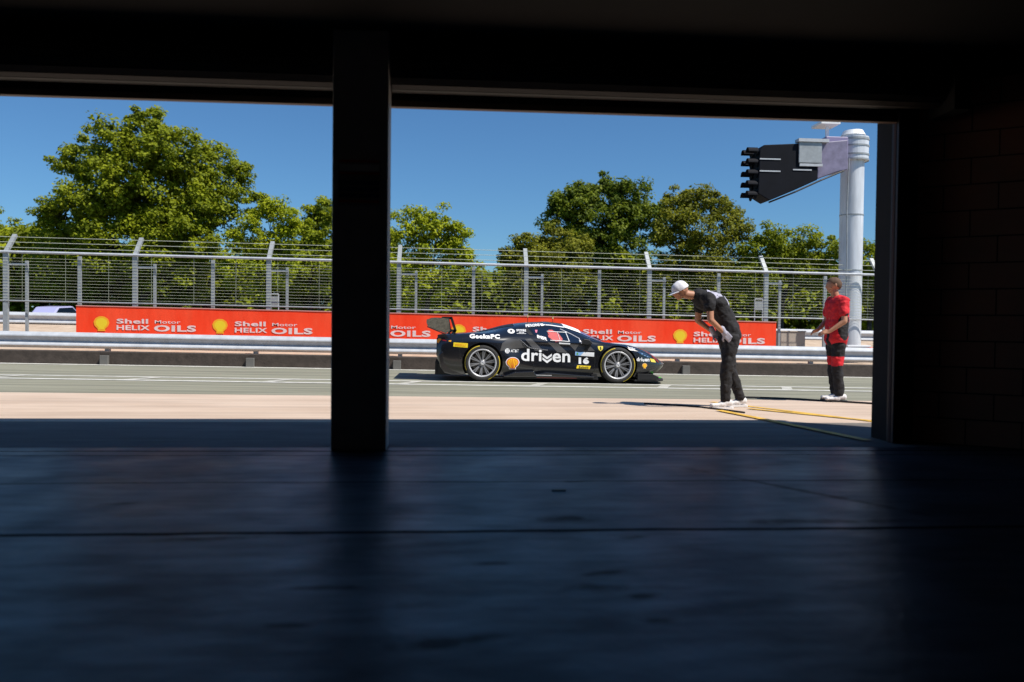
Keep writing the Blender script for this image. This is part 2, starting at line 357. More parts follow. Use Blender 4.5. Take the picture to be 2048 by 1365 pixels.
# notice on the column (stripes only)
nb = empty('notice_board', ((CXL+CXR)/2, 6.70, 2.3)); tag(nb, 'small striped notice fixed high on the dark column', 'notice')
def zc(py): return Zp(py, 722, 6.71)
x0, x1 = CXL+.05, CXR-.06
mb = MB(); mb.box(x0, x1, 6.702, 6.718, zc(412), zc(322)); P('board', mb, mat('notice_grey', (.32, .28, .27), .6), nb)
for (ya, yb, mm) in ((323, 327, 'redcloth'), (331, 344, 'galv_dull'), (347, 351, 'redcloth'), (363, 372, 'navy'), (376, 385, 'navy'), (389, 397, 'navy'), (402, 407, 'redcloth')):
    mb = MB(); mb.box(x0+.012, x1-.012, 6.698, 6.7015, zc(yb), zc(ya)); P('stripe', mb, mat('notice_'+mm, {'redcloth': (.6, .05, .04), 'galv_dull': (.7, .7, .66), 'navy': (.03, .05, .16)}[mm], .6), nb)
# roller shutters
def shutter(xa, xb, label):
    ra, rb = (CXR+.01, xb+.25) if xa > CXL else (xa, CXL-.01)
    t = empty('roller_shutter', ((xa+xb)/2, Y_SILL-.1, ZH)); tag(t, label, 'roller shutter', 'roller shutters rolled up over the openings')
    mb = MB(); z = ZH+.03
    while z < 3.2:
        mb.prism([(0, 0)]*0 or [(xa, z), (xb, z), (xb, z+.070), (xa, z+.070)], Y_SILL-.085, Y_SILL-.07)
        mb.tube((xa, Y_SILL-.088, z+.006), (xb, Y_SILL-.088, z+.006), .010, n=6); z += .076
    P('curtain', mb, M['shutter'], t)
    mb = MB(); mb.box(xa, xb, Y_SILL-.12, Y_SILL-.05, ZH-.03, ZH+.028); P('bottom_rail', mb, mat('bottom_rail_brown', (.20, .13, .09), .5, .2), t, bevel=.006)
    mb = MB(); c = (0, 6.82, 3.26); N_ = 18
    for i in range(N_):
        a0 = 2*math.pi*i/N_; a1 = a0+2*math.pi/N_*.86
        ps = [(ra, 6.96+.20*math.cos(a), 3.27+.20*math.sin(a)) for a in (a0, a1)]; qs = [(rb, p[1], p[2]) for p in ps]
        pi = [(ra, 6.96+.18*math.cos(a), 3.27+.18*math.sin(a)) for a in (a0, a1)]; qi = [(rb, p[1], p[2]) for p in pi]
        mb.add(ps+qs+pi+qi, [(0, 1, 3, 2), (4, 5, 7, 6), (0, 2, 6, 4), (1, 3, 7, 5), (0, 1, 5, 4), (2, 3, 7, 6)])
    mb.tube((ra, 6.96, 3.27), (rb, 6.96, 3.27), .175, n=24)
    P('roll', mb, M['shutter'], t)
    if xa > CXL:
      mb = MB(); mb.box(xb+.252, xb+.40, 6.70, 7.08, 3.0, 3.496); P('bracket', mb, M['dark'], t)
    return t
shutter(CXR-.15, JX, 'rolled up shutter over the right opening, beside the block pier')
shutter(-6.3, CXL+.15, 'rolled up shutter over the left opening')
gd = empty('guide_rail', (JX, Y_SILL, 0)); tag(gd, 'dark steel shutter guide rail on the right edge of the opening', 'guide rail')
mb = MB(); mb.box(JX, JX+.10, Y_SILL-.14, Y_SILL-.025, 0, 3.1); mb.box(JX+.10, JX+.235, Y_SILL-.06, Y_SILL-.022, 0, 3.1); P('channel', mb, M['guide'], gd, bevel=.006)
mb = MB(); mb.box(JX-.004, JX+.0, Y_SILL-.10, Y_SILL-.06, 0, 3.05); P('brush_strip', mb, mat('brush_dark', (.05, .018, .014), .8), gd)
mb = MB(); mb.box(Xp(1107, 5.1), Xp(1135, 5.1), 5.08, 5.12, .002, .006); _tape = tag(mb.build('tape_mark', mat('tape_dull', (.16, .17, .10), .6)), 'short pale strip of tape stuck to the dark garage floor', 'tape')

# ------------------------------------------------------------------ barriers beyond the lane
def extr(name, prof, m_, x0, x1, Y, st=2.0, parent=None, closed=True):
    k = max(1, int((x1-x0)/st)); vs = []; fs = []; n_ = len(prof)
    for i in range(k+1):
        x = x0+(x1-x0)*i/k
        for (dy, z) in prof: vs.append((x, Y+dy, z+GZ(x, Y)))
    for i in range(k):
        for j in range(n_ if closed else n_-1):
            j2 = (j+1) % n_; fs.append((i*n_+j, (i+1)*n_+j, (i+1)*n_+j2, i*n_+j2))
    if closed: fs += [tuple(range(n_)), tuple(range(k*n_, (k+1)*n_))]
    o = mesh(name, vs, fs, m_, parent)
    bm = bmesh.new(); bm.from_mesh(o.data); bmesh.ops.recalc_face_normals(bm, faces=bm.faces); bm.to_mesh(o.data); bm.free()
    return o
kerb = tag(extr('retaining_kerb', [(0, -.05), (0, .27), (.03, .285), (.27, .285), (.27, -.05)], M['plinth'], -60, 60, 18.64),
           'long low dark sleeper wall along the far side of the lane', 'kerb wall')
def armco(Y, z0, h, x0, x1, label, post=3.4, pz=.0, ph0=213):
    t = empty('guard_rail', (0, Y, z0)); tag(t, label, 'guard rail')
    k = h/.37
    pr = [(.01, .0), (-.08, .045), (-.10, .060), (-.095, .085), (-.005, .155), (-.005, .165), (-.08, .255), (-.10, .270), (-.095, .295), (-.03, .36), (0, .37)]
    pr = [(a, b_*k) for a, b_ in pr]; pr += [(a+.006, b_) for a, b_ in reversed(pr)]
    o = extr('beam', [(a, z0+b_) for a, b_ in pr], M['galv'], x0, x1, Y, parent=t); o.matrix_parent_inverse = Matrix.Translation(-t.location)
    for p in o.data.polygons: p.use_smooth = False
    x = Xp(ph0, Y); 
    while x-post > max(x0, -22): x -= post
    while x < min(x1, 18):
        m_ = MB(); m_.box(x-.05, x+.05, Y+.02, Y+.12, pz, z0+.36*k, True)
        P('post', m_, M['galv_dull'], t); x += post
    return t
armco(19.25, .325, .37, -60, 60, 'galvanised double ridged guard rail along the far side of the pit lane', 3.4, .2)
for px_, wh_ in ((213, 'leftmost of the row'), (503, 'left of the dark column'), (795, 'right of the dark column'), (1085, 'hidden'), (1370, 'before the leaning man')):
    if wh_.startswith('hidden'): continue
    x = Xp(px_, 18.7); mb = MB(); mb.box(x-.09, x+.09, 18.54, 18.635, -.02, .20, True)
    tag(mb.build('drain_box', mat('drain_grey', (.12, .115, .105), .8), bevel=.01), 'small grey box on the dark sleeper wall, '+wh_, 'drain box', 'grey boxes along the sleeper wall')
armco(24.3, .80, .36, -60, Xp(330, 24.3), 'farther guard rail on the sandy bank, left of the red banner', 3.0, .6, 60)
armco(24.3, .78, .36, Xp(1450, 24.3), 60, 'farther guard rail on the sandy bank, right of the red banner', 3.0, .6, 1500)

# debris fence: one thing, posts and wires as parts
FY = 20.55
fe = empty('debris_fence', (0, FY, .3)); tag(fe, 'tall grey debris fence of horizontal wires with posts cranked at the top', 'fence')
def FP(name, mbx, m_, **k): return P(name, mbx, m_, fe, **k)
ZR = 2.62                                                # top rail height (before the fall of the lane)
def zf(x, z): return z+GZ(x, FY)
posts = [Xp(p, FY) for p in (-253, 12, 270, 537, 797, 1051, 1297, 1530, 1755)]
for x in posts:
    mb = MB(); mb.box(x-.055, x+.055, FY-.04, FY+.04, .2+GZ(x, FY), ZR+GZ(x, FY)+.02)
    mb.bar((x, FY, ZR+GZ(x, FY)), (x, FY+.42, ZR+.46+GZ(x, FY)), .10, .07); FP('post', mb, M['galv_dull'])
    mb = MB(); mb.box(x-.02, x+.46, FY+.03, FY+.09, zf(x, 2.30), zf(x, 2.35)); FP('cross_bar', mb, M['galv'])
    mb = MB(); mb.box(x+.40, x+.46, FY+.10, FY+.16, zf(x, .3), zf(x, 2.42)); FP('prop', mb, M['galv_dull'])
for p in (-115, 157, 424, 690, 946, 1198, 1437, 1650):
    x = Xp(p, FY); mb = MB(); mb.box(x-.04, x+.04, FY+.03, FY+.09, zf(x, .3), zf(x, ZR-.06)); FP('stay', mb, M['galv_dull'])
x0, x1 = -30, 28
def long_tube(name, dy, z, r, m_, n=8):
    prof = [(dy+r*math.cos(2*math.pi*i/n), z+r*math.sin(2*math.pi*i/n)) for i in range(n)]
    o = extr(name, prof, m_, x0, x1, FY, 4, fe); o.matrix_parent_inverse = Matrix.Translation(-fe.location); return o
long_tube('top_rail', -.06, ZR, .033, M['galv'])
long_tube('bottom_rail', -.04, 1.42, .02, M['galv_dull'])
mbv, mbf = [], []
mb = MB()
def wire(y, z, r=.0030):
    k = 14
    for i in range(k):
        a = x0+(x1-x0)*i/k; b_ = x0+(x1-x0)*(i+1)/k
        mb.tube((a, y, z+GZ(a, FY)), (b_, y, z+GZ(b_, FY)), r, n=4)
for k in range(15): wire(FY-.05, 2.47-k*.0755)
for k in range(3): wire(FY+.10+.13*k-.04, ZR+.12+.142*k, .0065)
x = -25.
while x < 22:
    mb.tube((x, FY-.045, zf(x, 1.40)), (x, FY-.045, zf(x, 2.6)), .003, n=4); x += 1.03
FP('wire_mesh', mb, M['wire'], fix=False)

# ------------------------------------------------------------------ flat art helpers
def text_mesh(body, bold=.02, shear=0., size=1.):
    cu = bpy.data.curves.new('t', 'FONT'); cu.body = body; cu.size = 1; cu.offset = bold; cu.shear = shear; cu.space_character = 1+bold*2.2
    cu.resolution_u = 3
    o = bpy.data.objects.new('t', cu); COL.objects.link(o); bpy.context.view_layer.update()
    dg = bpy.context.evaluated_depsgraph_get(); me = bpy.data.meshes.new_from_object(o.evaluated_get(dg))
    vs = np.array([v.co[:2] for v in me.vertices]); fs = [tuple(p.vertices) for p in me.polygons]
    bpy.data.objects.remove(o); bpy.data.curves.remove(cu); bpy.data.meshes.remove(me); return vs, fs
def fit(vs, x0, x1, y0, y1, keep=False):
    mn, mx = vs.min(0), vs.max(0); v = (vs-mn)/(mx-mn); v[:, 0] = x0+v[:, 0]*(x1-x0); v[:, 1] = y0+v[:, 1]*(y1-y0); return v
def shell_poly(cx, cy, w_, h_, k=1.):
    pts = []
    for i in range(37):
        a = R(-38+256*i/36)
        r = 1.0+.035*abs(math.cos(a*5.2))
        pts.append((cx+math.cos(a)*r*w_/2*k, cy+h_*.08+math.sin(a)*r*h_*.43*k))
    b_ = h_*.5*k
    pts += [(cx-w_*.24*k, cy-b_*.72), (cx-w_*.26*k, cy-b_), (cx+w_*.26*k, cy-b_), (cx+w_*.24*k, cy-b_*.72)]
    return pts

# banner
bn = empty('banner', (0, 20.3, .6)); tag(bn, 'long red advertising banner with yellow shell emblems hung below the fence', 'banner')
BY = 20.42; BX0, BX1 = Xp(152, BY), Xp(1552, BY)
zt0 = Zp(612, 152, BY); zt1 = Zp(645, 1552, BY)
def bz(x): return zt0+(zt1-zt0)*(x-BX0)/(BX1-BX0)
BH = Dp(700, BY)/FPX*61
k = 60; vs = []; fs = []
for i in range(k+1):
    x = BX0+(BX1-BX0)*i/k; wv = .003*math.sin(i*1.7)+.003*math.sin(i*.63)
    vs += [(x, BY+wv, bz(x)-BH+.006*math.sin(i*2.1)), (x, BY+wv*.4, bz(x)), (x, BY+wv+.006, bz(x)-BH), (x, BY+wv*.4+.006, bz(x))]
for i in range(k):
    a = i*4; b_ = a+4; fs += [(a, b_, b_+1, a+1), (a+2, a+3, b_+3, b_+2), (a+1, b_+1, b_+3, a+3), (a, a+2, b_+2, b_)]
o = mesh('sheet', vs, fs, M['red'], bn); o.matrix_parent_inverse = Matrix.Translation(-bn.location)
def flat(name, v2, fs_, m_, par, Y, xoff=0, zoff=0):
    vs_ = [(a+xoff, Y, c_+zoff) for a, c_ in v2]
    o_ = mesh(name, vs_, fs_, m_, par); o_.matrix_parent_inverse = Matrix.Translation(-par.location); return o_
ux = lambda px_: Xp(px_, BY)
s_ = Dp(700, BY)/FPX
T1 = text_mesh('Shell', .03); T2 = text_mesh('HELIX', .03); T3 = text_mesh('Motor', .01); T4 = text_mesh('OILS', .04)
for px_ in (203, 440, 680, 917, 1138, 1360):
    X = ux(px_); zt = bz(X)
    pts = shell_poly(X, zt-.43, .36, .36); flat('emblem', pts, [tuple(range(len(pts)))], M['amber'], bn, BY-.009)
    pts = shell_poly(X, zt-.43, .30, .30, .9); flat('emblem_core', pts, [tuple(range(len(pts)))], M['yellow'], bn, BY-.011)
    for T, a, b_, za, zb in ((T1, .36, 1.12, .30, .42), (T2, .36, 1.16, .46, .58), (T3, 1.28, 1.9, .33, .41), (T4, 1.26, 2.28, .45, .61)):
        if X+b_ > BX1: continue
        v2 = fit(T[0], X+a, X+b_, zt-zb, zt-za); flat('lettering', v2, T[1], M['faded'], bn, BY-.010)
# hem
mb = MB(); 
for i in range(30):
    xa = BX0+(BX1-BX0)*i/30; xb = BX0+(BX1-BX0)*(i+1)/30
    mb.bar((xa, BY, bz(xa)+.006), (xb, BY, bz(xb)+.006), .03, .022)
P('hem', mb, mat('pink_hem', (.62, .30, .26), .6), bn)

# small lamps / boxes peeking over the banner
for (px_, zz, lab) in ((548, 1.62, 'small pale frame standing above the red banner, left of the column'), (1516, 1.66, 'small pale frame above the right end of the red banner')):
    x = Xp(px_, 21.1); t = empty('marker_frame', (x, 21.1, .4)); tag(t, lab, 'frame')
    mb = MB(); mb.path([(x-.11, 21.1, .4), (x-.11, 21.1, zz+.18), (x+.11, 21.1, zz+.18), (x+.11, 21.1, .4)], .014, 6); P('tube', mb, M['galv'], t)
    mb = MB(); mb.box(x-.10, x+.10, 21.09, 21.11, zz-.12, zz+.12); P('plate', mb, M['galv_dull'], t)

# ------------------------------------------------------------------ signal gantry
GYY = 20.9; gx = Xp(1698, GYY)
gt = empty('signal_gantry', (gx, GYY, .3)); tag(gt, 'tall white column with a black signal arm reaching left over the barrier', 'gantry')
def G(name, mbx, m_, **k): return P(name, mbx, m_, gt, **k)
zg = lambda py: Zp(py, 1600, GYY)
pr = .30
mb = MB(); mb.lathe([(0, .2), (pr+.10, .2), (pr+.10, .34), (pr, .36), (pr, zg(272)), (.0, zg(272))], 40, 'Z', (gx, GYY, 0)); G('pole', mb, M['pole'])
o = [c_ for c_ in gt.children if c_.name.startswith('pole')][0]
for p in o.data.polygons: p.use_smooth = True
e = o.modifiers.new('e', 'EDGE_SPLIT'); e.split_angle = R(35)
mb = MB(); mb.lathe([(pr+.002, zg(322)), (pr+.10, zg(322)), (pr+.10, zg(276)), (pr+.002, zg(276))], 40, 'Z', (gx, GYY, 0)); G('collar', mb, M['pole'])
for (ya, yb) in ((279, 283), (293, 296), (310, 313), (320, 323)):
    mb = MB(); mb.lathe([(pr+.10, zg(yb)), (pr+.115, zg(yb)), (pr+.115, zg(ya)), (pr+.10, zg(ya))], 40, 'Z', (gx, GYY, 0)); G('band', mb, M['galv_dull'])
mb = MB(); mb.lathe([(pr+.02, zg(272)), (pr-.05, zg(262)), (0, zg(260))], 40, 'Z', (gx, GYY, 0)); G('cap', mb, M['white'])
px2x = lambda px_: Xp(px_, GYY)
arm = [(1604, 298), (1560, 303), (1500, 307), (1492, 318), (1490, 400), (1512, 413), (1560, 392), (1604, 371)]
mb = MB(); mb.prism([(px2x(a), zg(b_)) for a, b_ in arm], GYY-.75, GYY-.12); G('arm_housing', mb, M['navy'], bevel=.02)
mb = MB(); mb.prism([(px2x(a), zg(b_)) for a, b_ in [(1663, 292), (1605, 299), (1605, 369), (1640, 355), (1664, 349)]], GYY-.70, GYY-.16); G('arm_bracket', mb, mat('lilac_steel', (.20, .18, .27), .5, var=.2, vscale=5), bevel=.02)
mb = MB(); mb.path([(px2x(1655), GYY-.72, zg(352)), (px2x(1610), GYY-.77, zg(372)), (px2x(1560), GYY-.77, zg(396)), (px2x(1515), GYY-.6, zg(415))], .022, 8); G('cable', mb, M['trim'])
mb = MB(); mb.path([(gx-.28, GYY-.36, zg(322)), (gx-.30, GYY-.33, zg(420)), (gx-.28, GYY-.34, zg(520)), (gx-.29, GYY-.33, zg(690))], .018, 8); G('cable', mb, M['galv_dull'])
for yy in (430, 540):
    mb = MB(); mb.lathe([(pr+.002, zg(yy+1)), (pr+.012, zg(yy+1)), (pr+.012, zg(yy-1)), (pr+.002, zg(yy-1))], 40, 'Z', (gx, GYY, 0)); G('band', mb, M['galv_dull'])
mb = MB()
for ya in (312, 333, 354, 375, 395):                      # lamp hoods facing the oncoming cars
    zz = zg(ya); xx = px2x(1490)
    for (dy) in (-.62, -.28):
        for i in range(9):
            a0 = math.pi*i/9; a1 = math.pi*(i+1)/9; r = .12
            f = lambda a, x_: (x_, GYY+dy+r*math.cos(a), zz-.10+r*math.sin(a))
            mb.add([f(a0, xx), f(a1, xx), f(a1, xx-.26), f(a0, xx-.26)], [(0, 1, 2, 3)])
        mb.tube((xx-.01, GYY+dy, zz-.10), (xx-.03, GYY+dy, zz-.10), .10, n=14)
G('lamp_hood', mb, M['navy'])
mb = MB(); mb.box(px2x(1566), px2x(1610), GYY-.80, GYY-.752, zg(340), zg(300)); G('control_box', mb, M['galv_dull'], bevel=.01)
mb = MB(); mb.box(px2x(1564), px2x(1622), GYY-.84, GYY-.60, zg(300), zg(294)); G('top_plate', mb, M['galv'])
mb = MB(); mb.box(px2x(1568), px2x(1612), GYY-.79, GYY-.752, zg(346), zg(341)); G('lower_plate', mb, M['galv'])
mb = MB(); mb.box(px2x(1625), px2x(1668), GYY-.58, GYY-.1, zg(338), zg(284)); G('mount', mb, mat('lilac_grey', (.26, .22, .36), .5), bevel=.02)
for (pa, pb, yy) in ((1492, 1532, 334), (1492, 1532, 357), (1556, 1592, 353)):
    mb = MB(); mb.box(px2x(pa), px2x(pb), GYY-.765, GYY-.752, zg(yy+1.2), zg(yy-1.2)); G('trim_strip', mb, M['galv'])
mb = MB(); mb.box(px2x(1618), px2x(1655), GYY-.5, GYY+.1, zg(258), zg(253)); mb.box(px2x(1634), px2x(1640), GYY-.3, GYY-.25, zg(284), zg(258)); G('camera_shelf', mb, M['white'])

# things at the foot of the gantry
tx = Xp(1718, 17.6)
tr = empty('pit_trolley', (tx, 19.9, .3)); tag(tr, 'small trolley with a white top and red handle beside the guard rail', 'trolley')
xa, xb = Xp(1690, 19.9), Xp(1736, 19.9); zt = Zp(692, 1715, 19.9)
def TR(n_, m_b, m_, **k): return P(n_, m_b, m_, tr, **k)
mb = MB(); mb.box(xa, xb, 19.75, 20.05, zt-.03, zt+.015); TR('top', mb, M['white'], bevel=.005)
mb = MB(); mb.box(xa+.04, xb-.04, 19.8, 20.02, .42, zt-.03); TR('body', mb, M['galv_dull'], bevel=.01)
mb = MB(); mb.path([(xb-.1, 19.8, zt-.04), (xb+.2, 19.8, zt-.08), (xb+.5, 19.8, zt-.10)], .025, 8); TR('handle', mb, M['redv'])
for xx in (xa+.09, xb-.09):
    mb = MB(); mb.lathe([(0, -.02), (.07, -.02), (.07, .02), (0, .02)], 16, 'Y', (xx, 19.8, .37)); TR('wheel', mb, M['rubber'])
bx = Xp(1580, 21.6); mb = MB(); mb.box(bx-.35, bx+.35, 21.4, 21.9, .4, .95); mb.box(bx-.37, bx+.37, 21.38, 21.92, .95, .99)
tag(mb.build('equipment_box', mat('pale_box', (.42, .36, .30), .7, var=.1), bevel=.015), 'pale lidded box on the bank right of the red banner', 'box')

# parked car far behind, left, roof above the far rail
pk = empty('parked_car', (Xp(112, 50), 50, .17+GZ(Xp(112, 50), 50)), R(75)); tag(pk, 'pale lilac car parked far behind the guard rail at the left', 'car')
prof = [(-1.9, .3), (-1.95, .7), (-1.75, .95), (-1.15, 1.02), (-.75, 1.42), (.45, 1.50), (1.15, 1.02), (1.9, .85), (2.0, .5), (1.95, .28)]
mb = MB(); mb.prism([(x*.95, z_) for x, z_ in prof], -.8, .8); mb.build('body', mat('lilac_paint', (.42, .42, .66), .4, coat=.3), pk, bevel=.08)
mb = MB(); mb.prism([(-.95, 1.04), (-.68, 1.36), (.38, 1.42), (.9, 1.04)], -.812, .812); mb.build('window', M['glass'], pk)
for x in (-1.2, 1.2):
    for s in (-1, 1):
        mb = MB(); mb.lathe([(0, -.1), (.25, -.1), (.31, -.06), (.31, .06), (.25, .1), (0, .1)], 24, 'Y', (x, s*.72, .31)); mb.build('wheel', M['rubber'], pk)

# hoses on the apron
def hose(pts, r, label):
    ps = []
    for a, b_ in zip(pts[:-1], pts[1:]):
        for i in range(8):
            t = i/8; ps.append((a[0]+(b_[0]-a[0])*t, a[1]+(b_[1]-a[1])*t))
    ps.append(pts[-1]); mb = MB()
    ps3 = [(x, y+.03*math.sin(i*.45), GZ(x, y)+r) for i, (x, y) in enumerate(ps)]
    mb.path(ps3, r, 8); tag(mb.build('hose', M['trim']), label, 'hose', 'black hoses across the apron')
hose([gp(1484, 796.5), gp(1600, 800.5), gp(1680, 805.5), gp(1790, 812)], .014, 'black hose lying along the edge of the pit lane by the red shirted man')
hose([gp(1290, 809), gp(1400, 815.5), gp(1440, 821), gp(1490, 827)], .011, 'black hose on the apron at the feet of the leaning man')

# ------------------------------------------------------------------ the racing car (x forward from the rear axle, near side at -y)
CXW = Xp(965, 15.06); CYW = 15.06+.965
car = empty('racing_car', (CXW, CYW, GZ(CXW, 16)))
car.rotation_euler = (0, .010, 0)
tag(car, 'black racing coupe numbered 16 driving along the pit lane', 'racing car')
XS = [-.86, -.80, -.65, -.4, -.2, 0, .2, .4, .6, .8, 1.0, 1.3, 1.6, 1.9, 2.2, 2.4, 2.6, 2.8, 3.0, 3.22, 3.40, 3.52, 3.62]
TB = dict(
 W =[.86, .91, .945, .965, .972, .975, .97, .955, .94, .93, .925, .92, .92, .925, .945, .96, .97, .965, .945, .90, .82, .70, .48],
 zA=[.42, .26, .15, .12, .12, .12, .12, .12, .12, .12, .12, .12, .12, .12, .12, .12, .12, .12, .13, .15, .21, .28, .33],
 zD=[.72, .75, .785, .80, .81, .81, .80, .775, .745, .725, .71, .70, .69, .69, .69, .695, .70, .68, .64, .565, .485, .425, .385],
 wE=[.72, .76, .79, .81, .82, .82, .82, .83, .84, .85, .86, .86, .86, .85, .84, .82, .78, .75, .70, .62, .50, .38, .22],
 zE=[.84, .855, .865, .885, .895, .895, .885, .865, .845, .82, .80, .785, .78, .78, .775, .765, .755, .74, .695, .62, .53, .455, .395],
 wF=[.5, .5, .5, .5, .5, .5, .50, .50, .51, .52, .53, .54, .56, .60, .66, .62, .5, .5, .45, .4, .32, .24, .14],
 zF=[.85, .865, .872, .89, .905, .92, .955, 1.00, 1.035, 1.06, 1.07, 1.075, 1.03, .935, .81, .765, .725, .70, .665, .595, .515, .445, .39],
 zG=[.85, .865, .88, .895, .915, .945, 1.0, 1.06, 1.10, 1.13, 1.145, 1.155, 1.125, 1.03, .885, .79, .735, .70, .665, .60, .52, .45, .392])
NS = 176
xs = np.linspace(-.86, 3.62, NS); F = {}
for k_, v in TB.items():
    y_ = np.interp(xs, XS, v); ke = np.exp(-np.linspace(-2, 2, 9)**2/2*1.0); ke /= ke.sum()
    yp = np.pad(y_, 4, mode='reflect', reflect_type='odd'); F[k_] = np.convolve(yp, ke, 'valid')
def crom(P_, sub):
    out = []; n_ = len(P_)
    for i in range(n_-1):
        p0 = P_[max(i-1, 0)]; p1 = P_[i]; p2 = P_[i+1]; p3 = P_[min(i+2, n_-1)]
        for s in range(sub):
            t = s/sub
            out.append(.5*((2*p1)+(-p0+p2)*t+(2*p0-5*p1+4*p2-p3)*t*t+(-p0+3*p1-3*p2+p3)*t**3))
    out.append(P_[-1]); return out
vs = []; SEC = None
for i in range(NS):
    W = F['W'][i]; zA = F['zA'][i]; zD = F['zD'][i]; x = xs[i]
    # side tuck behind the front wheel and intake hollow ahead of the rear wheel
    tuck = .035*math.exp(-((x-1.9)/.35)**2)+.02*math.exp(-((x-1.2)/.5)**2)
    hol = .045*math.exp(-((x-.62)/.22)**2)
    P_ = [np.array(p) for p in ((W-.05, zA), (W-.008, zA+(zD-zA)*.22), (W-tuck, zA+(zD-zA)*.5), (W-.010-hol-tuck*.85, zA+(zD-zA)*.78),
          (W-.040-hol*.5-tuck*.6, zD), (F['wE'][i], F['zE'][i]), ((F['wE'][i]+F['wF'][i])/2+.015, (F['zE'][i]+F['zF'][i])/2+.012), (F['wF'][i], F['zF'][i]), (F['wF'][i]*.5, F['zG'][i]*.7+F['zF'][i]*.3+.004), (0, F['zG'][i]))]
    sec = crom(P_, 4); full = [(-p[0], p[1]) for p in sec]+[(p[0], p[1]) for p in reversed(sec[:-1])]
    SEC = len(full); vs += [(x, p[0], p[1]) for p in full]
fs = []
for i in range(NS-1):
    for j in range(SEC-1): fs.append((i*SEC+j, i*SEC+j+1, (i+1)*SEC+j+1, (i+1)*SEC+j))
    fs.append((i*SEC+SEC-1, i*SEC, (i+1)*SEC, (i+1)*SEC+SEC-1))
fs += [tuple(range(SEC-1, -1, -1)), tuple(range((NS-1)*SEC, NS*SEC))]
body = mesh('body', vs, fs, M['paint'], car, True)
bm = bmesh.new(); bm.from_mesh(body.data); bmesh.ops.recalc_face_normals(bm, faces=bm.faces)
BV = BVHTree.FromBMesh(bm); bm.to_mesh(body.data); bm.free()
WHEELS = ((0, .385, .338), (2.60, .378, .338))
cut = MB()
for (wx, ar, rr) in WHEELS:
    for s in (-1, 1):
        cut.tube((wx, .58*s, .345), (wx, 1.3*s, .345), ar, ar, 56)
for s in (-1, 1):                                         # side intake ahead of the rear wheel
    pass
co = cut.build('cut', M['trim'], car); 
bo = body.modifiers.new('w', 'BOOLEAN'); bo.operation = 'DIFFERENCE'; bo.object = co; bo.solver = 'EXACT'
body.data.materials.append(M['trim'])
bpy.context.view_layer.update()
dg = bpy.context.evaluated_depsgraph_get(); me = bpy.data.meshes.new_from_object(body.evaluated_get(dg))
body.modifiers.clear(); body.data = me; bpy.data.objects.remove(co)
for p in me.polygons: p.use_smooth = True
ed = body.modifiers.new('e', 'EDGE_SPLIT'); ed.split_angle = R(38)

def cx(px): return (px-965)/105.2
def cz(py, px): return ((760.4+.0122*(px-965))-py)/105.2
def surf(x, z, off=.005):
    h = BV.ray_cast(Vector((x, -3, z)), Vector((0, 1, 0)))
    if h[0] is None: return Vector((x, -.5, z))
    nrm = h[1]; nrm = nrm if nrm.y < 0 else -nrm
    return h[0]+nrm*off
def decal(name, v2, fs_, m_, off=.005, parent=None, sub=.05):
    b_ = bmesh.new(); vv = [b_.verts.new((float(a), 0, float(c_))) for a, c_ in v2]
    for f in fs_:
        try: b_.faces.new([vv[i] for i in f])
        except ValueError: pass
    bmesh.ops.triangulate(b_, faces=b_.faces)
    for _ in range(5):
        e_ = [q for q in b_.edges if q.calc_length() > sub]
        if not e_: break
        bmesh.ops.subdivide_edges(b_, edges=e_, cuts=1); bmesh.ops.triangulate(b_, faces=b_.faces)
    bmesh.ops.recalc_face_normals(b_, faces=b_.faces)
    for v in b_.verts: v.co = surf(v.co.x, v.co.z, off)
    me_ = bpy.data.meshes.new(name); b_.to_mesh(me_); b_.free(); me_.materials.append(m_)
    for p in me_.polygons: p.use_smooth = True
    return link(bpy.data.objects.new(name, me_), parent or car)
def pxp(pts): return [(cx(a), cz(b_, a)) for a, b_ in pts]
def poly(name, pts, m_, off=.005, parent=None, sub=.05): return decal(name, pxp(pts), [tuple(range(len(pts)))], m_, off, parent, sub)
def words(name, t, x0, x1, ytop, ybot, m_, bold=.02, shear=0, slant=0., off=.008, parent=None, asc=True):
    v2, f = text_mesh(t, bold, shear); v2 = fit(v2, x0, x1, ybot, ytop)
    v2[:, 1] += slant*(v2[:, 0]-x0)
    return decal(name, pxp([tuple(v) for v in v2]), f, m_, off, parent, .06)

# charcoal stripes of the livery
for pts in ([(1050, 676), (1063, 675), (1088, 700), (1070, 699)], [(1096, 682), (1116, 684), (1137, 703), (1116, 702)],
            [(1139, 686), (1180, 687), (1192, 699), (1153, 700)], [(1004, 684), (1016, 676), (1040, 676), (1052, 693), (1020, 697), (1000, 700)]):
    poly('livery_stripe', pts, M['char'], .003)
# side windows
DLO = [(1064, 655.5), (1078, 654.2), (1110, 654), (1124, 656), (1145, 666), (1160, 675), (1162, 683), (1140, 682.5), (1122, 681.5), (1098, 680), (1082, 676), (1070, 667)]
win = poly('side_window', DLO, M['glass'], .004, sub=.04)
fr = MB()
def frame_path(pts, r, off=.008):
    ps = []
    for (a, b_), (c_, d_) in zip(pts[:-1], pts[1:]):
        k_ = max(2, int(math.hypot(c_-a, d_-b_)/4))
        ps += [surf(cx(a+(c_-a)*i/k_), cz(b_+(d_-b_)*i/k_, a), off) for i in range(k_)]
    ps.append(surf(cx(pts[-1][0]), cz(pts[-1][1], pts[-1][0]), off)); return ps
fr.path(frame_path([(1124, 656), (1145, 665.8), (1160.5, 674.5), (1162.5, 683)], .01), .011, 6)
fr.build('window_frame', M['rimsilver'], win)
poly('quarter_window', [(1046, 654.5), (1058, 654.5), (1067, 668), (1060, 668)], M['blackv'], .004)
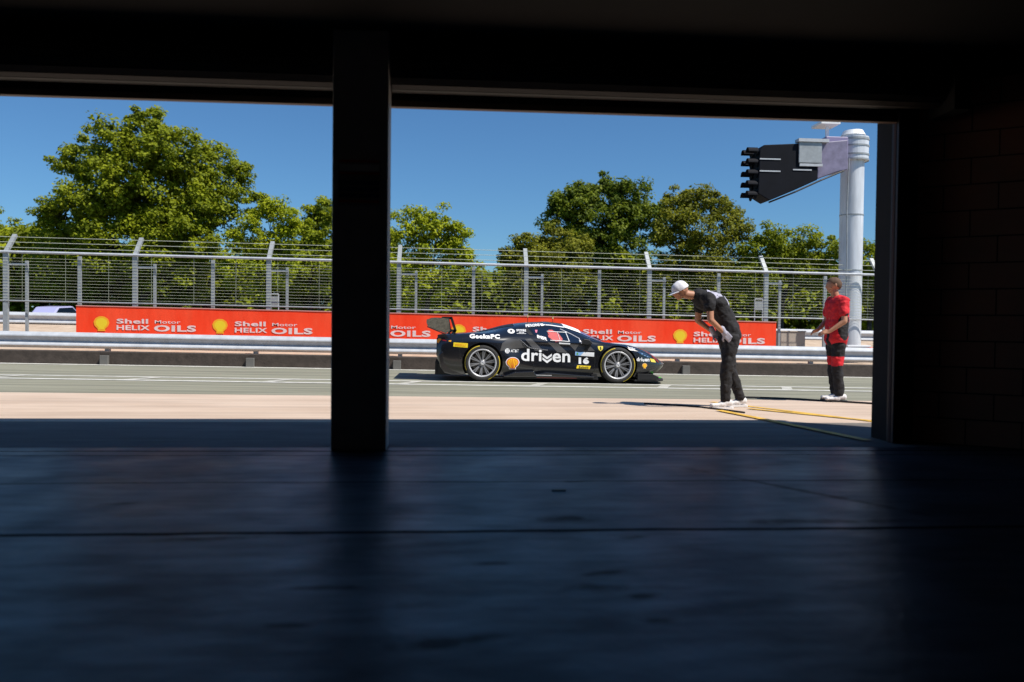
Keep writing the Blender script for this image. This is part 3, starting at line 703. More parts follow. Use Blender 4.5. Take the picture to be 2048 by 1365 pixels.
poly('driver_suit_patch', [(1097, 663), (1100, 657.5), (1107, 657.5), (1113, 662), (1119, 664), (1127, 676), (1123, 681), (1112, 681.5), (1105, 677), (1098, 672), (1101, 668)], mat('suit_red', (.55, .10, .10), .7), .007, win)  # flat red patch added on the glass, stands in for the driver's suit
nf = MB()
for seg in ([(1096, 661), (1136, 662.6)], [(1101, 678.8), (1141, 680.4)], [(1134, 662), (1139.5, 680.6)], [(1117, 662), (1121, 680)]):
    nf.path(frame_path(seg, 0, .012), .009 if seg[0][0] != 1117 else .004, 6)
nf.build('window_strap', M['white'], win)
words('window_lettering', 'IMSR', 1075, 1095, 667.5, 674, M['white'], .05, 0, .28, .008, win)
poly('window_sticker', [(1119, 682.6), (1141.5, 683.4), (1141.5, 686), (1119, 685)], M['white'], .009)
poly('race_sticker', [(1072, 658), (1077, 658), (1075, 664), (1072.5, 663)], mat('pink_sticker', (.75, .2, .3), .5), .008, win)
# windscreen, seen edge on from the side, wraps over the centre
def wrap(name, fx0, fx1, w0, w1, m_, off):               # patch over the centre between two stations
    b_ = []; k_ = 24; n_ = 16; fs_ = []
    for i in range(k_+1):
        t = i/k_; x = fx0+(fx1-fx0)*t; hw = w0+(w1-w0)*t
        for j in range(n_+1):
            y = -hw+2*hw*j/n_
            h = BV.ray_cast(Vector((x, y, 3)), Vector((0, 0, -1)))
            nrm = h[1] if h[1].z > 0 else -h[1]; b_.append(h[0]+nrm*off)
    for i in range(k_):
        for j in range(n_): fs_.append((i*(n_+1)+j, i*(n_+1)+j+1, (i+1)*(n_+1)+j+1, (i+1)*(n_+1)+j))
    return mesh(name, b_, fs_, m_, car, True)
wrap('windscreen', 1.66, 2.37, .50, .64, M['screen'], .006)
wrap('sun_strip', 1.60, 1.93, .505, .555, M['white'], .010)
wrap('roof_stripe', 1.24, 1.6, .515, .52, M['white'], .004); wrap('roof_panel', 1.20, 1.605, .46, .46, M['paint'], .008)
wrap('engine_cover', -.1, .62, .30, .42, M['blackv'], .005)
wp = MB(); wp.path([(2.33, -.35, .84), (2.30, .2, .865)], .010, 6); wp.path([(2.44, -.05, .80), (2.33, .05, .862)], .012, 6); wp.build('wiper', M['trim'], car)
# lettering and emblems on the flank
words('lettering', 'GeekaPC', 938.5, 999, 667, 675.5, M['white'], .05, 0, .01)
words('lettering', 'PERONI', 1054, 1083, 647.3, 652.8, M['white'], .05, 0, -.09); poly('wing_emblem', [(1084, 645.4), (1097, 644.6), (1094, 648), (1090, 649.5), (1086, 650)], M['white'], .008)
q = poly('round_emblem', [(1023.2+7.2*math.cos(a*math.pi/12), 660.9+4.6*math.sin(a*math.pi/12)) for a in range(24)], M['white'], .006)
poly('emblem_core', [(1023.4+2.6*math.cos(a*math.pi/6), 660.6+1.9*math.sin(a*math.pi/6)) for a in range(12)], M['blackv'], .010, q)
words('lettering', 'SPITFIRE', 1034, 1053.5, 657.0, 661.4, M['white'], .03, 0, .005); words('lettering', 'RIDGE', 1039, 1049, 662.2, 664.4, M['white'], .02)
poly('rule', [(1034, 665), (1053, 665.2), (1053, 665.8), (1034, 665.6)], M['white'], .006)
q = poly('globe_emblem', [(1014.5+5*math.cos(a*math.pi/10), 699.8+4.8*math.sin(a*math.pi/10)) for a in range(20)], M['white'], .006)
for yy in (697.2, 699.6, 702.0): poly('globe_band', [(1011.5, yy), (1018.6, yy-.4), (1018.6, yy+.4), (1011.5, yy+.6)], M['blackv'], .010, q)
words('lettering', 'AT&T', 1021, 1038, 697.2, 702.8, M['white'], .02, .12)
words('lettering', 'dri', 1042.4, 1083.8, 695.3, 719.6, M['white'], .022, 0, .012)
words('lettering', 'en', 1105.8, 1142, 703.8, 722.0, M['white'], .022, 0, .012)
for y0_ in (704.6, 712.2): poly('chevron', [(1085.6, y0_), (1095, y0_+7.0), (1104.4, y0_+.2), (1104.4, y0_+5.0), (1095, y0_+11.8), (1085.6, y0_+4.8)], M['white'], .008)
def shell(cxp, cyp, w_, h_, rim=True):
    def sp(k_): return [(a, -c_) for a, c_ in shell_poly(cxp, -cyp, w_, h_, k_)]
    q_ = decal('shell_emblem', pxp(sp(1.0)), [tuple(range(41))], M['white'] if rim else mat('peach_rim', (.8, .5, .25), .5), .006)
    if rim: decal('shell_outline', pxp(sp(.88)), [tuple(range(41))], M['redv'], .009, q_)
    decal('shell_core', pxp(sp(.76)), [tuple(range(41))], mat('shell_gold', (.90, .47, .01), .45), .012, q_)
    if rim:
        for a in (-52, -26, 0, 26, 52):
            dx, dy = math.sin(R(a)), math.cos(R(a)); bx_, by_ = cxp+dx*w_*.06, cyp+h_*.34
            ex, ey = cxp+dx*w_*.36, cyp-dy*h_*.30-h_*.06+abs(dx)*2
            decal('shell_rib', pxp([(bx_-.25, by_), (bx_+.25, by_), (ex+.35, ey), (ex-.35, ey)]), [(0, 1, 2, 3)], M['redv'], .0145, q_)
shell(1025.3, 724.4, 27, 23.5); shell(1293.8, 728.5, 10.5, 11, False)
q = poly('number_panel', [(1152, 700.6), (1190.4, 702.0), (1190.2, 710.4), (1152, 708)], M['white'], .006)
poly('panel_corner', [(1152, 700.6), (1170, 701.3), (1162.5, 708.6), (1152, 708)], M['bluev'], .009, q); poly('panel_mark', [(1155, 702.6), (1158, 702.6), (1158, 706.8), (1155, 706.6)], mat('leaf_mark', (.1, .35, .05), .5), .012, q)
words('number', '16', 1159.3, 1180.2, 711.4, 725.4, M['white'], .07, 0, .01)
q = poly('strap_sticker', [(1156.5, 728), (1184, 729.2), (1181.5, 735.4), (1154.5, 734.2)], M['yellow'], .006)
words('lettering', 'Sabelt', 1159, 1179.5, 729.4, 734.0, M['blackv'], .01, .15, .02, .010, q)
q = poly('tyre_sticker', [(907, 683.4), (935.4, 685), (935, 693.8), (906.4, 691.8)], M['yellow'], .006)
words('lettering', 'PIRELLI', 911, 931, 686, 690.5, M['amber'], .01, 0, .03, .010, q)
q = poly('shield', [(1198, 689.2), (1208, 689.2), (1208, 693), (1206.8, 696), (1203, 699.2), (1199.3, 696), (1198, 693)], mat('shield_yellow', (.85, .72, .10), .4), .006)
poly('shield_horse', [(1202, 691), (1204, 690.5), (1203.8, 693), (1204.6, 695.5), (1203, 697), (1202.2, 694)], M['blackv'], .010, q)
words('lettering', 'dri', 1276.5, 1288, 710.9, 718.7, M['white'], .03, 0, .03); words('lettering', 'en', 1294.2, 1304, 713.8, 719.4, M['white'], .03, 0, .03)
for y0_ in (713.9, 716.4): poly('chevron', [(1288.6, y0_), (1291.1, y0_+2.2), (1293.6, y0_+.1), (1293.6, y0_+1.7), (1291.1, y0_+3.9), (1288.6, y0_+1.6)], M['white'], .008)
poly('nose_sticker', [(1305, 713.2), (1315, 715), (1319.5, 722), (1308, 720.5)], mat('nose_yellow', (.85, .66, .10), .45), .007)
words('lettering', 'Spitfire', 1258.5, 1274, 689.8, 693.6, M['white'], .02, .1, .22); words('lettering', 'RIDGE', 1261, 1272, 694.0, 696.6, M['white'], .02, .1, .12)
words('lettering', 'SuperThanks', 1033.5, 1064.5, 743.6, 746.4, M['white'], .03, 0, 0, .040)
words('lettering', 'FERRARI CHALLENGE', 1153.5, 1183, 747.2, 749.2, mat('grey_print', (.35, .35, .35), .5), .0, 0, .01)
# panel gaps and creases
def crease(name, pts, r, m_, off=.002):
    c_ = MB(); c_.path(frame_path(pts, 0, off), r, 6); c_.build(name, m_, car, smooth=True)
crease('intake_lip', [(1040, 677.5), (1048, 684), (1056, 691.5), (1064, 694.4), (1080, 696), (1096, 698)], .008, M['rimdark'])
gap = mat('panel_gap', (.002, .002, .002), .8)
crease('door_gap', [(1066, 672), (1060, 680), (1058, 690), (1064, 712), (1070, 740)], .004, gap, 0); crease('door_gap', [(1163, 684), (1188, 690), (1192, 702), (1191, 738), (1182, 747)], .004, gap, 0)
crease('bonnet_gap', [(1196, 686), (1214, 686.5), (1236, 687.5)], .004, gap, 0); crease('bumper_gap', [(1268, 699), (1276, 704), (1282, 730)], .004, gap, 0)
crease('rear_gap', [(925, 676), (918, 690), (921, 712), (926, 730)], .004, gap, 0)
poly('side_intake', [(1041, 679), (1047, 684.5), (1055, 692.5), (1064, 695.5), (1058, 696.5), (1046, 693)], gap, .003)
# headlight, nose details
hl = poly('headlight', [(1275, 699), (1284, 699.5), (1297, 704.5), (1309, 711.5), (1303, 713), (1291, 708.5)], M['lens'], .006, sub=.03)
for a, b_ in ((1288, 704), (1294, 707.2), (1300, 709.6)): poly('lamp', [(a-1.6, b_-.8), (a+1.6, b_-.2), (a+1.4, b_+1), (a-1.4, b_+.6)], M['bluev'], .010, hl)
poly('nose_stripe', [(1309, 708), (1313, 708.6), (1326, 719), (1327, 723), (1321, 719.5)], mat('dark_red_edge', (.20, .02, .012), .4), .005)
def side(name, pts, y0, y1, m_, both=True, bevel=.004, par=None):
    for s in ((-1, 1) if both else (-1,)):
        m_b = MB(); m_b.prism(pxp(pts), s*y0, s*y1); m_b.build(name, m_, par or car, bevel=bevel)
side('bumper_strut', [(1304.5, 741), (1309, 741), (1318, 728), (1313, 728)], .70, .755, M['rimsilver'])
side('red_vane', [(1316, 731.4), (1327, 732), (1327, 734.4), (1317, 733.8)], .40, .74, M['redv'])
side('splitter_stay', [(1325.5, 735), (1326.4, 735), (1332.2, 744.6), (1331.2, 744.6)], .30, .32, M['rimsilver'])
sp = MB(); zt_ = cz(743.5, 1300)
for (z0_, z1_, ex) in ((.045, .075, 0),):
    out = [(2.93, .96), (3.2, .965), (3.44, .90), (3.55, .72), (3.63, .4), (3.66, 0)]
    ring = [(x, -y) for x, y in out]+[(x, y) for x, y in reversed(out[:-1])]
    n_ = len(ring); sp.add([(x, y, z0_) for x, y in ring]+[(x, y, z1_) for x, y in ring], [tuple(range(n_)), tuple(range(2*n_-1, n_-1, -1))]+[(i, (i+1) % n_, n_+(i+1) % n_, n_+i) for i in range(n_)])
sp.build('splitter', M['trim'], car, bevel=.004)
side('splitter_fence', [(1279, 744), (1310, 745), (1322, 750), (1322, 756), (1279, 756.5)], .935, .975, M['trim'])
side('green_tab', [(1320, 750.0), (1329, 751.6), (1329, 753.2), (1320.5, 752)], .80, .92, M['greenv'], bevel=0)
# dark lower nose opening
nb_ = MB(); nb_.box(2.98, 3.34, -.80, .80, .075, .30); nb_.build('lower_duct', M['trim'], car, bevel=.03)
# sills and skirts
side('side_skirt', [(1008, 749), (1030, 741.5), (1068, 739.5), (1072, 746), (1092, 742), (1150, 746.5), (1190, 749.5), (1190, 752), (1008, 751.5)], .86, 1.0, M['paint'], bevel=.012)
side('skirt_strip', [(1072.5, 746.8), (1104, 747.4), (1104, 748.6), (1072.5, 748)], .99, 1.004, M['rimsilver'], bevel=0)
side('floor_edge', [(985, 752.2), (1195, 754), (1195, 755.6), (985, 754)], .80, .97, M['trim'], bevel=0)
side('floor_stripe', [(1074, 751.9), (1155, 753.2), (1155, 754.2), (1074, 753)], .97, .974, mat('rust_strip', (.28, .06, .05), .6), bevel=0)
side('front_vane', [(1185, 746), (1196, 744), (1200, 757), (1188, 757)], .80, .92, M['trim'])
# rear end
side('rear_corner', [(877, 709), (884, 700), (903, 716), (919, 735), (925, 748), (905, 748), (890, 744.5), (881, 733)], .80, .92, M['paint'], bevel=.02)
rf = MB(); rf.box(-.875, -.84, -.80, .80, .46, .80); rf.build('rear_mesh', M['trim'], car, bevel=.01)
for s in (-1, 1):
    t_ = MB(); t_.box(-.875, -.78, s*.48, s*.80, .70, .79); tl = t_.build('tail_light', M['redlens'], car, bevel=.02)
    t_ = MB(); t_.lathe([(0, 0), (.05, 0), (.05, .03), (0, .03)], 16, 'Y', (-.82, s*.835-.015, .745)); t_.build('lamp_ring', mat('orange_lens', (.75, .25, .02), .3), tl)
poly('side_marker', [(884, 678), (893, 679.5), (893, 681.5), (885, 680.5)], M['redlens'], .006); poly('orange_marker', [(897, 680), (902.5, 679.4), (902, 682.4), (897.5, 682)], M['amber'], .007)
df = MB(); df.box(-.84, -.35, -.70, .70, .10, .30)
for y_ in (-.6, -.36, -.12, .12, .36, .6): df.box(-.90, -.4, y_-.008, y_+.008, .09, .34)
df.build('diffuser', M['trim'], car, bevel=.004)
# wing
EP = [(853, 638), (856, 637.6), (862, 634.8), (870, 634.2), (882, 634.6), (896, 636.5), (898, 648), (899, 661), (892, 665.2), (870, 658.5), (855, 651.5), (852.5, 644)]
for s in (-1, 1):
    m_b = MB(); m_b.prism(pxp(EP), s*.905, s*.92); ep_ = m_b.build('end_plate', M['carbon'], car)
    m_b = MB(); pts = pxp([(854, 652.5), (890, 667.3)]); m_b.bar((pts[0][0], s*.91, pts[0][1]), (pts[1][0], s*.91, pts[1][1]), .05, .018); m_b.build('end_plate_edge', M['trim'], ep_)
af = [(-1.06, 1.135), (-.98, 1.155), (-.86, 1.13), (-.74, 1.06), (-.72, 1.04), (-.75, 1.03), (-.88, 1.07), (-1.0, 1.115)]
m_b = MB(); m_b.prism(af, -.904, .904); m_b.build('wing_plane', M['carbon'], car, bevel=.006)
for s in (-1, 1):
    m_b = MB(); y0_ = s*.60
    def bar(a, b_, wd):
        (p, q_) = pxp([a, b_]); m_b.bar((p[0], y0_, p[1]), (q_[0], y0_, q_[1]), .022, wd)
    bar((882, 634.5), (902, 634.5), .045); bar((901, 633), (910.5, 661), .05); bar((910.5, 659), (902, 672.5), .055)
    bar((896, 637), (900.5, 661), .035); bar((900.5, 659), (893, 673), .045); bar((899, 660), (911, 661.5), .04); bar((891, 673), (906, 673), .03)
    m_b.build('wing_support', M['trim'], car)
# mirrors, antennas, tow strap
for s in (-1, 1):
    m_b = MB(); c_ = (1.98, s*.91, .77)
    pts = [(-.09, .035), (-.05, .075), (.06, .06), (.12, .0), (.10, -.035), (-.02, -.045), (-.09, -.03)]
    m_b.prism([(c_[0]+a, c_[2]+b_) for a, b_ in pts], s*.86, s*.955); mi = m_b.build('mirror', M['trim'], car, bevel=.015)
    m_b = MB(); m_b.bar((2.06, s*.93, .735), (1.98, s*.895, .63), .02, .05); m_b.bar((2.00, s*.93, .725), (1.955, s*.895, .63), .02, .025); m_b.build('mirror_arm', M['trim'], mi)
    m_b = MB(); m_b.box(1.885, 1.892, s*.865, s*.95, .745, .80); m_b.build('mirror_glass', M['rimsilver'], mi)
for (px_, y0_, y1_, r) in ((1060.5, 645, 632, .006), (1111, 645, 634.5, .006)):
    x_ = (px_-1024)/99+.562; zb = 1.07-(y0_-651)/99; zt2 = 1.07-(y1_-651)/99
    m_b = MB(); m_b.tube((x_, 0, zb-.05), (x_, 0, zt2), r, r*.7, 6); an = m_b.build('antenna', M['trim'], car)
    m_b = MB(); m_b.tube((x_, 0, zt2-.02), (x_, 0, zt2+.03), .014, .010, 8); m_b.build('antenna_tip', mat('antenna_cap', (.75, .55, .25), .5), an)
# wheels
def wheel(wx, s):
    zc_ = .345; yo = s*.955; yi = s*.665
    t = bpy.data.objects.new('wheel', None); link(t, car)
    pr_ = [(.262, yi), (.315, yi-s*.004), (.336, yi+s*.02), (.345, yi+s*.05), (.345, yo-s*.05), (.338, yo-s*.02), (.318, yo), (.285, yo+s*.003), (.266, yo-s*.006), (.262, yo-s*.03)]
    m_b = MB(); m_b.lathe(pr_, 72, 'Y', (wx, 0, zc_), True); ty = m_b.build('tyre', M['rubber'], t, smooth=True)
    m_b = MB()
    for a0, a1 in ((100, 205), (-70, 25)):
        n_ = 24; v_ = []
        for i in range(n_+1):
            a = R(a0+(a1-a0)*i/n_)
            for r in (.3225, .3355): v_.append((wx+r*math.cos(a), yo+s*(.0035 if r < .33 else -.010), zc_+r*math.sin(a)))
        m_b.add(v_, [(2*i, 2*i+2, 2*i+3, 2*i+1) for i in range(n_)])
    m_b.build('tyre_stripe', M['tyremark'], ty)
    m_b = MB(); m_b.lathe([(.268, yo-s*.004), (.262, yo+s*.004), (.246, yo-s*.002), (.240, yo-s*.02), (.236, yo-s*.10), (.262, yo-s*.11)], 72, 'Y', (wx, 0, zc_), True); m_b.build('rim', M['rimsilver'], t, smooth=True)
    m_b = MB()
    for k_ in range(10):
        a = 2*math.pi*(k_+.3)/10
        for da in (-.085, .085):
            p = (wx+.05*math.cos(a+da*.6), yo-s*.050, zc_+.05*math.sin(a+da*.6)); q_ = (wx+.241*math.cos(a+da), yo-s*.018, zc_+.241*math.sin(a+da))
            m_b.bar(p, q_, .020, .016, up=(0, 1, 0))
    m_b.lathe([(0, yo-s*.030), (.042, yo-s*.032), (.070, yo-s*.050), (.072, yo-s*.09), (0, yo-s*.09)], 32, 'Y', (wx, 0, zc_)); m_b.build('spokes', M['rimdark'], t)
    m_b = MB(); m_b.lathe([(0, yo-s*.012), (.020, yo-s*.012), (.024, yo-s*.006), (.040, yo-s*.010), (.043, yo-s*.035), (0, yo-s*.035)], 6, 'Y', (wx, 0, zc_)); m_b.build('centre_nut', M['rimsilver'], t)
    m_b = MB(); m_b.lathe([(.08, yo-s*.13), (.195, yo-s*.13), (.195, yo-s*.16), (.08, yo-s*.16)], 48, 'Y', (wx, 0, zc_), True); m_b.build('brake_disc', M['disc'], t)
    m_b = MB(); m_b.lathe([(0, yo-s*.17), (.255, yo-s*.17), (.255, yo-s*.18), (0, yo-s*.18)], 32, 'Y', (wx, 0, zc_)); m_b.build('brake_shield', M['trim'], t)
for (wx, _, _) in WHEELS:
    for s in (-1, 1): wheel(wx, s)

# ------------------------------------------------------------------ people (voxel-fused bodies, clothes as their own shells)
def ball(mbx, c, r, sc=(1, 1, 1), n=12):
    vs = []; fs = []
    for i in range(n+1):
        ph = math.pi*i/n
        for j in range(2*n):
            a = math.pi*j/n; vs.append((c[0]+r*sc[0]*math.sin(ph)*math.cos(a), c[1]+r*sc[1]*math.sin(ph)*math.sin(a), c[2]+r*sc[2]*math.cos(ph)))
    for i in range(n):
        for j in range(2*n): fs.append((i*2*n+j, (i+1)*2*n+j, (i+1)*2*n+(j+1) % (2*n), i*2*n+(j+1) % (2*n)))
    mbx.add(vs, fs)
def limb(mbx, pts):                                       # pts: (x, y, z, r) chain
    for a, b_ in zip(pts[:-1], pts[1:]):
        k_ = max(2, int((Vector(a[:3])-Vector(b_[:3])).length/(.35*min(a[3], b_[3]))))
        for i in range(k_+1):
            t = i/k_; ball(mbx, [a[q_]+(b_[q_]-a[q_])*t for q_ in range(3)], a[3]+(b_[3]-a[3])*t, n=7)
def fuse(mbx, name, m_, parent, vox=.012, smooth=6, fold=0.):
    o = mbx.build(name, m_, parent); rm = o.modifiers.new('r', 'REMESH'); rm.mode = 'VOXEL'; rm.voxel_size = vox; rm.use_smooth_shade = True
    sm = o.modifiers.new('s', 'SMOOTH'); sm.iterations = smooth; sm.factor = .5
    if fold:
        tx_ = bpy.data.textures.new('folds', 'CLOUDS'); tx_.noise_scale = .085; tx_.noise_depth = 2; tx_.noise_basis = 'IMPROVED_PERLIN'
        dp = o.modifiers.new('d', 'DISPLACE'); dp.texture = tx_; dp.strength = fold; dp.mid_level = .42; dp.texture_coords = 'LOCAL'
    bpy.context.view_layer.update(); dg_ = bpy.context.evaluated_depsgraph_get(); me_ = bpy.data.meshes.new_from_object(o.evaluated_get(dg_))
    o.modifiers.clear(); o.data = me_
    if not me_.materials: me_.materials.append(m_)
    for p in me_.polygons: p.use_smooth = True
    return o
def hand(mbx, w_, d, palm_n, s, curl=.5, k_=1.):          # wrist point, direction, palm normal, side
    w_ = Vector(w_); d = Vector(d).normalized(); pn = Vector(palm_n); pn = (pn-d*pn.dot(d)).normalized(); sd = d.cross(pn)*s
    for i in range(5):
        c_ = w_+d*(.02+.017*i)*k_
        for q_ in (-.026, -.009, .009, .026): ball(mbx, c_+sd*q_*k_, .0145*k_, n=5)
    for i, (q_, ln) in enumerate(((-.031, .064), (-.011, .074), (.010, .070), (.030, .054))):
        p = w_+d*.095*k_+sd*q_*k_; dd = d.copy()
        for j in range(3):
            dd = (dd+pn*curl*.55).normalized(); e_ = p+dd*ln*k_/2.6; limb(mbx, [(*p, .0095*k_), (*e_, .0082*k_)]); p = e_
    p = w_+d*.03*k_-sd*.034*k_; e_ = p+(d*.6-sd*.7+pn*.3).normalized()*.04*k_; f_ = e_+(d*.9-sd*.1+pn*.5).normalized()*.034*k_
    limb(mbx, [(*p, .013*k_), (*e_, .011*k_), (*f_, .009*k_)])
def head(mbx, c, d, up=(0, 0, 1)):                         # c centre, d facing direction
    d = Vector(d).normalized(); up = Vector(up); up = (up-d*up.dot(d)).normalized(); sd = d.cross(up)
    def B(f, s_, u, r): ball(mbx, Vector(c)+d*f+sd*s_+up*u, r, n=8)
    B(-.018, 0, .03, .088); B(.01, 0, .025, .082); B(-.03, 0, .01, .082); B(.035, 0, -.01, .062); B(.03, 0, -.05, .052); B(.052, 0, -.078, .030)
    B(.06, 0, .03, .042)
    for u, r, f in ((.012, .010, .098), (-.004, .013, .106), (-.016, .0145, .106)): B(f, 0, u, r)
    B(.092, 0, -.043, .013); B(.088, 0, -.055, .013)
    for s_ in (-1, 1):
        B(.074, s_*.031, .012, .0135); B(.078, s_*.028, .030, .0125); B(-.008, s_*.080, -.002, .020); B(-.010, s_*.086, .014, .015); B(.048, s_*.040, -.022, .030)
    return d, up, sd
def shoe(mbx, c, d, ln=.28):
    d = Vector(d).normalized(); sd = Vector((-d.y, d.x, 0))
    for i in range(9):
        t = i/8; r = .046-.012*t if t > .5 else .046
        for q_ in (-.014, .014): ball(mbx, Vector(c)+d*(-.07+ln*t*.86)+sd*q_+Vector((0, 0, r*.72+.004+.022*(t < .35))), r*.9, (1, 1, .85 if t > .4 else 1.15), 6)
def solen(mbx, c, d):
    d = Vector(d).normalized(); sd = Vector((-d.y, d.x, 0)); pts = [(-.115, .034), (-.09, .046), (.05, .048), (.13, .052), (.185, .036), (.205, .012)]
    ring = [Vector(c)+d*a+sd*b_ for a, b_ in pts]+[Vector(c)+d*a-sd*b_ for a, b_ in reversed(pts)]
    n_ = len(ring); mbx.add([(v.x, v.y, c[2]) for v in ring]+[(v.x, v.y, c[2]+.026) for v in ring], [tuple(range(n_)), tuple(range(2*n_-1, n_-1, -1))]+[(i, (i+1) % n_, n_+(i+1) % n_, n_+i) for i in range(n_)])

# leaning man in black
px_, Y_ = 1462, 10.35
x_ = Xp(px_, Y_); p1 = empty('person', (x_, Y_, GZ(x_, Y_)+.003))
tag(p1, 'man in a black shirt and white cap leaning forward on the apron', 'person')
hipL, hipR = Vector((-.03, -.10, .92)), Vector((-.03, .11, .92))
feet = ((-.12, -.13, .02), (.18, .16, .02)); knees = ((-.10, -.125, .49), (.06, .15, .49))
b_ = MB()
d, up, sd = head(b_, (-.70, .0, 1.545), (-1, -.10, -.42))
limb(b_, [(-.42, 0, 1.475, .062), (-.62, 0, 1.50, .056)])
limb(b_, [(-.38, 0, 1.44, .085), (-.24, 0, 1.36, .11), (-.08, 0, 1.14, .115), (-.03, 0, .95, .13)])
SH = ((-.37, -.20, 1.44), (-.37, .20, 1.44)); EL = ((-.37, -.27, 1.16), (-.37, .27, 1.16)); WR = ((-.17, -.215, 1.0), (-.17, .215, 1.0))
for s_, e_, w_ in zip(SH, EL, WR): limb(b_, [(*s_, .058), (*e_, .043), (*w_, .029)])
for h_, k_, f_ in zip((hipL, hipR), knees, feet): limb(b_, [(*h_, .088), (*k_, .056), (f_[0], f_[1], .10, .038)])
for w_, s_ in zip(WR, (1, -1)): hand(b_, w_, (.70, .18*s_, -.65), (.1, s_, 0), s_, .35)
fuse(b_, 'body', M['skin'], p1, .010, 4)
c_ = MB()
limb(c_, [(-.44, 0, 1.475, .105), (-.37, 0, 1.43, .135), (-.22, 0, 1.37, .150), (-.08, 0, 1.16, .142), (-.02, 0, .98, .15)])
limb(c_, [(-.38, -.17, 1.44, .09), (-.38, .17, 1.44, .09)]); limb(c_, [(-.20, -.09, 1.36, .12), (-.04, -.07, 1.0, .115)]); limb(c_, [(-.20, .09, 1.36, .12), (-.04, .07, 1.0, .115)])
for s_, e_ in zip(SH, EL):
    m2 = [s_[q_]+(e_[q_]-s_[q_])*.42 for q_ in range(3)]; limb(c_, [(*s_, .080), (*m2, .072)])
sh = fuse(c_, 'shirt', M['blackcloth'], p1, .012, 5, .050)
# printed pale panels on the back of the shirt follow its surface
bm = bmesh.new(); bm.from_mesh(sh.data); SB = BVHTree.FromBMesh(bm); bm.free()
def back_patch(t0, t1, hw):
    A0, B0 = Vector((-.42, 0, 1.475)), Vector((.02, 0, 1.12)); k_ = 14; n_ = 10; v_ = []; f_ = []
    for i in range(k_+1):
        p = A0.lerp(B0, t0+(t1-t0)*i/k_)
        for j in range(n_+1):
            o_ = p+Vector((.28, 0, .40))+Vector((0, -hw+2*hw*j/n_, 0)); h = SB.ray_cast(o_, Vector((-.55, 0, -.78)))
            v_.append((h[0] or o_)+(Vector((.55, 0, .78))*.006))
    for i in range(k_):
        for j in range(n_): f_.append((i*(n_+1)+j, i*(n_+1)+j+1, (i+1)*(n_+1)+j+1, (i+1)*(n_+1)+j))
    mesh('back_print', v_, f_, M['greycloth'], sh, True)
back_patch(.02, .36, .15); back_patch(.42, .62, .15)
c_ = MB()
limb(c_, [(-.03, 0, 1.0, .135), (-.03, 0, .90, .145)])
for h_, k_, f_ in zip((hipL, hipR), knees, feet): limb(c_, [(*h_, .105), (*k_, .078), (f_[0]+.01, f_[1], .13, .062)])
fuse(c_, 'trousers', M['blackcloth'], p1, .012, 5, .055)
for w_, s_ in zip(WR, (1, -1)):
    c_ = MB(); hand(c_, w_, (.70, .18*s_, -.65), (.1, s_, 0), s_, .35, 1.16); limb(c_, [(w_[0]-.03, w_[1], w_[2]+.05, .040), (*w_, .038)]); fuse(c_, 'glove', M['greycloth'], p1, .007, 1)
for f_ in feet:
    c_ = MB(); shoe(c_, f_, (-1, -.12, 0)); so_ = fuse(c_, 'shoe', M['shoe'], p1, .010, 2)
    c_ = MB(); solen(c_, (f_[0], f_[1], .0), (-1, -.12, 0)); c_.build('shoe_sole', M['shoe'], so_)
# white cap with peak
c_ = MB(); hc = Vector((-.70, 0, 1.545))
for f, u, r in ((-.018, .035, .101), (.012, .032, .094), (-.04, .015, .092)): ball(c_, hc+d*f+up*u, r, n=10)
cap = fuse(c_, 'cap', M['whitecloth'], p1, .010, 3)
bm = bmesh.new(); bm.from_mesh(cap.data)
bmesh.ops.bisect_plane(bm, geom=bm.verts[:]+bm.edges[:]+bm.faces[:], plane_co=hc+up*.012, plane_no=-(up+d*.12).normalized(), clear_outer=True)
bm.to_mesh(cap.data); bm.free()
c_ = MB(); v_ = []
for i in range(13):
    a = R(-75+150*i/12); v_.append(hc+d*(.075*math.cos(a)+.01)+sd*.085*math.sin(a)+up*.022)
for i in range(13):
    a = R(-75+150*i/12); v_.append(hc+d*(.165*math.cos(a)+.01)+sd*.085*math.sin(a)+up*(.006))
c_.add(v_, [(i, i+1, 14+i, 13+i) for i in range(12)]); c_.add([v-up*.005 for v in v_], [(i, i+1, 14+i, 13+i) for i in range(12)]); c_.build('cap_peak', M['whitecloth'], cap, smooth=True)

# standing man in red
px_, Y_ = 1672, 11.55
x_ = Xp(px_, Y_); p2 = empty('person', (x_, Y_, GZ(x_, Y_)+.003))
tag(p2, 'man in a red shirt and black trousers standing near the right edge of the opening', 'person')
b_ = MB(); d, up, sd = head(b_, (-.06, 0, 1.735), (-1, .12, -.08))
limb(b_, [(-.0, 0, 1.52, .062), (-.045, 0, 1.65, .056)])
limb(b_, [(.0, 0, 1.42, .12), (.01, 0, 1.22, .12), (.0, 0, 1.0, .125)])
SH = ((.01, -.20, 1.49), (.01, .20, 1.49)); EL = ((-.02, -.29, 1.20), (-.03, .27, 1.20)); WR = ((-.22, -.24, 1.05), (-.22, .16, 1.06))
LG = (((0, -.10, .96), (-.03, -.11, .52), (.0, -.12, .02)), ((0, .10, .96), (.02, .12, .52), (.06, .15, .02)))
for s_, e_, w_ in zip(SH, EL, WR): limb(b_, [(*s_, .056), (*e_, .042), (*w_, .028)])
for h_, k_, f_ in LG: limb(b_, [(*h_, .088), (*k_, .056), (f_[0], f_[1], .10, .038)])
for w_, s_ in zip(WR, (1, -1)): hand(b_, w_, (-.9, .35*s_, -.2), (0, s_*.6, -.6), s_, .7)
fuse(b_, 'body', M['skin'], p2, .010, 4)
c_ = MB()
limb(c_, [(.0, -.14, 1.49, .095), (.0, .14, 1.49, .095)]); 
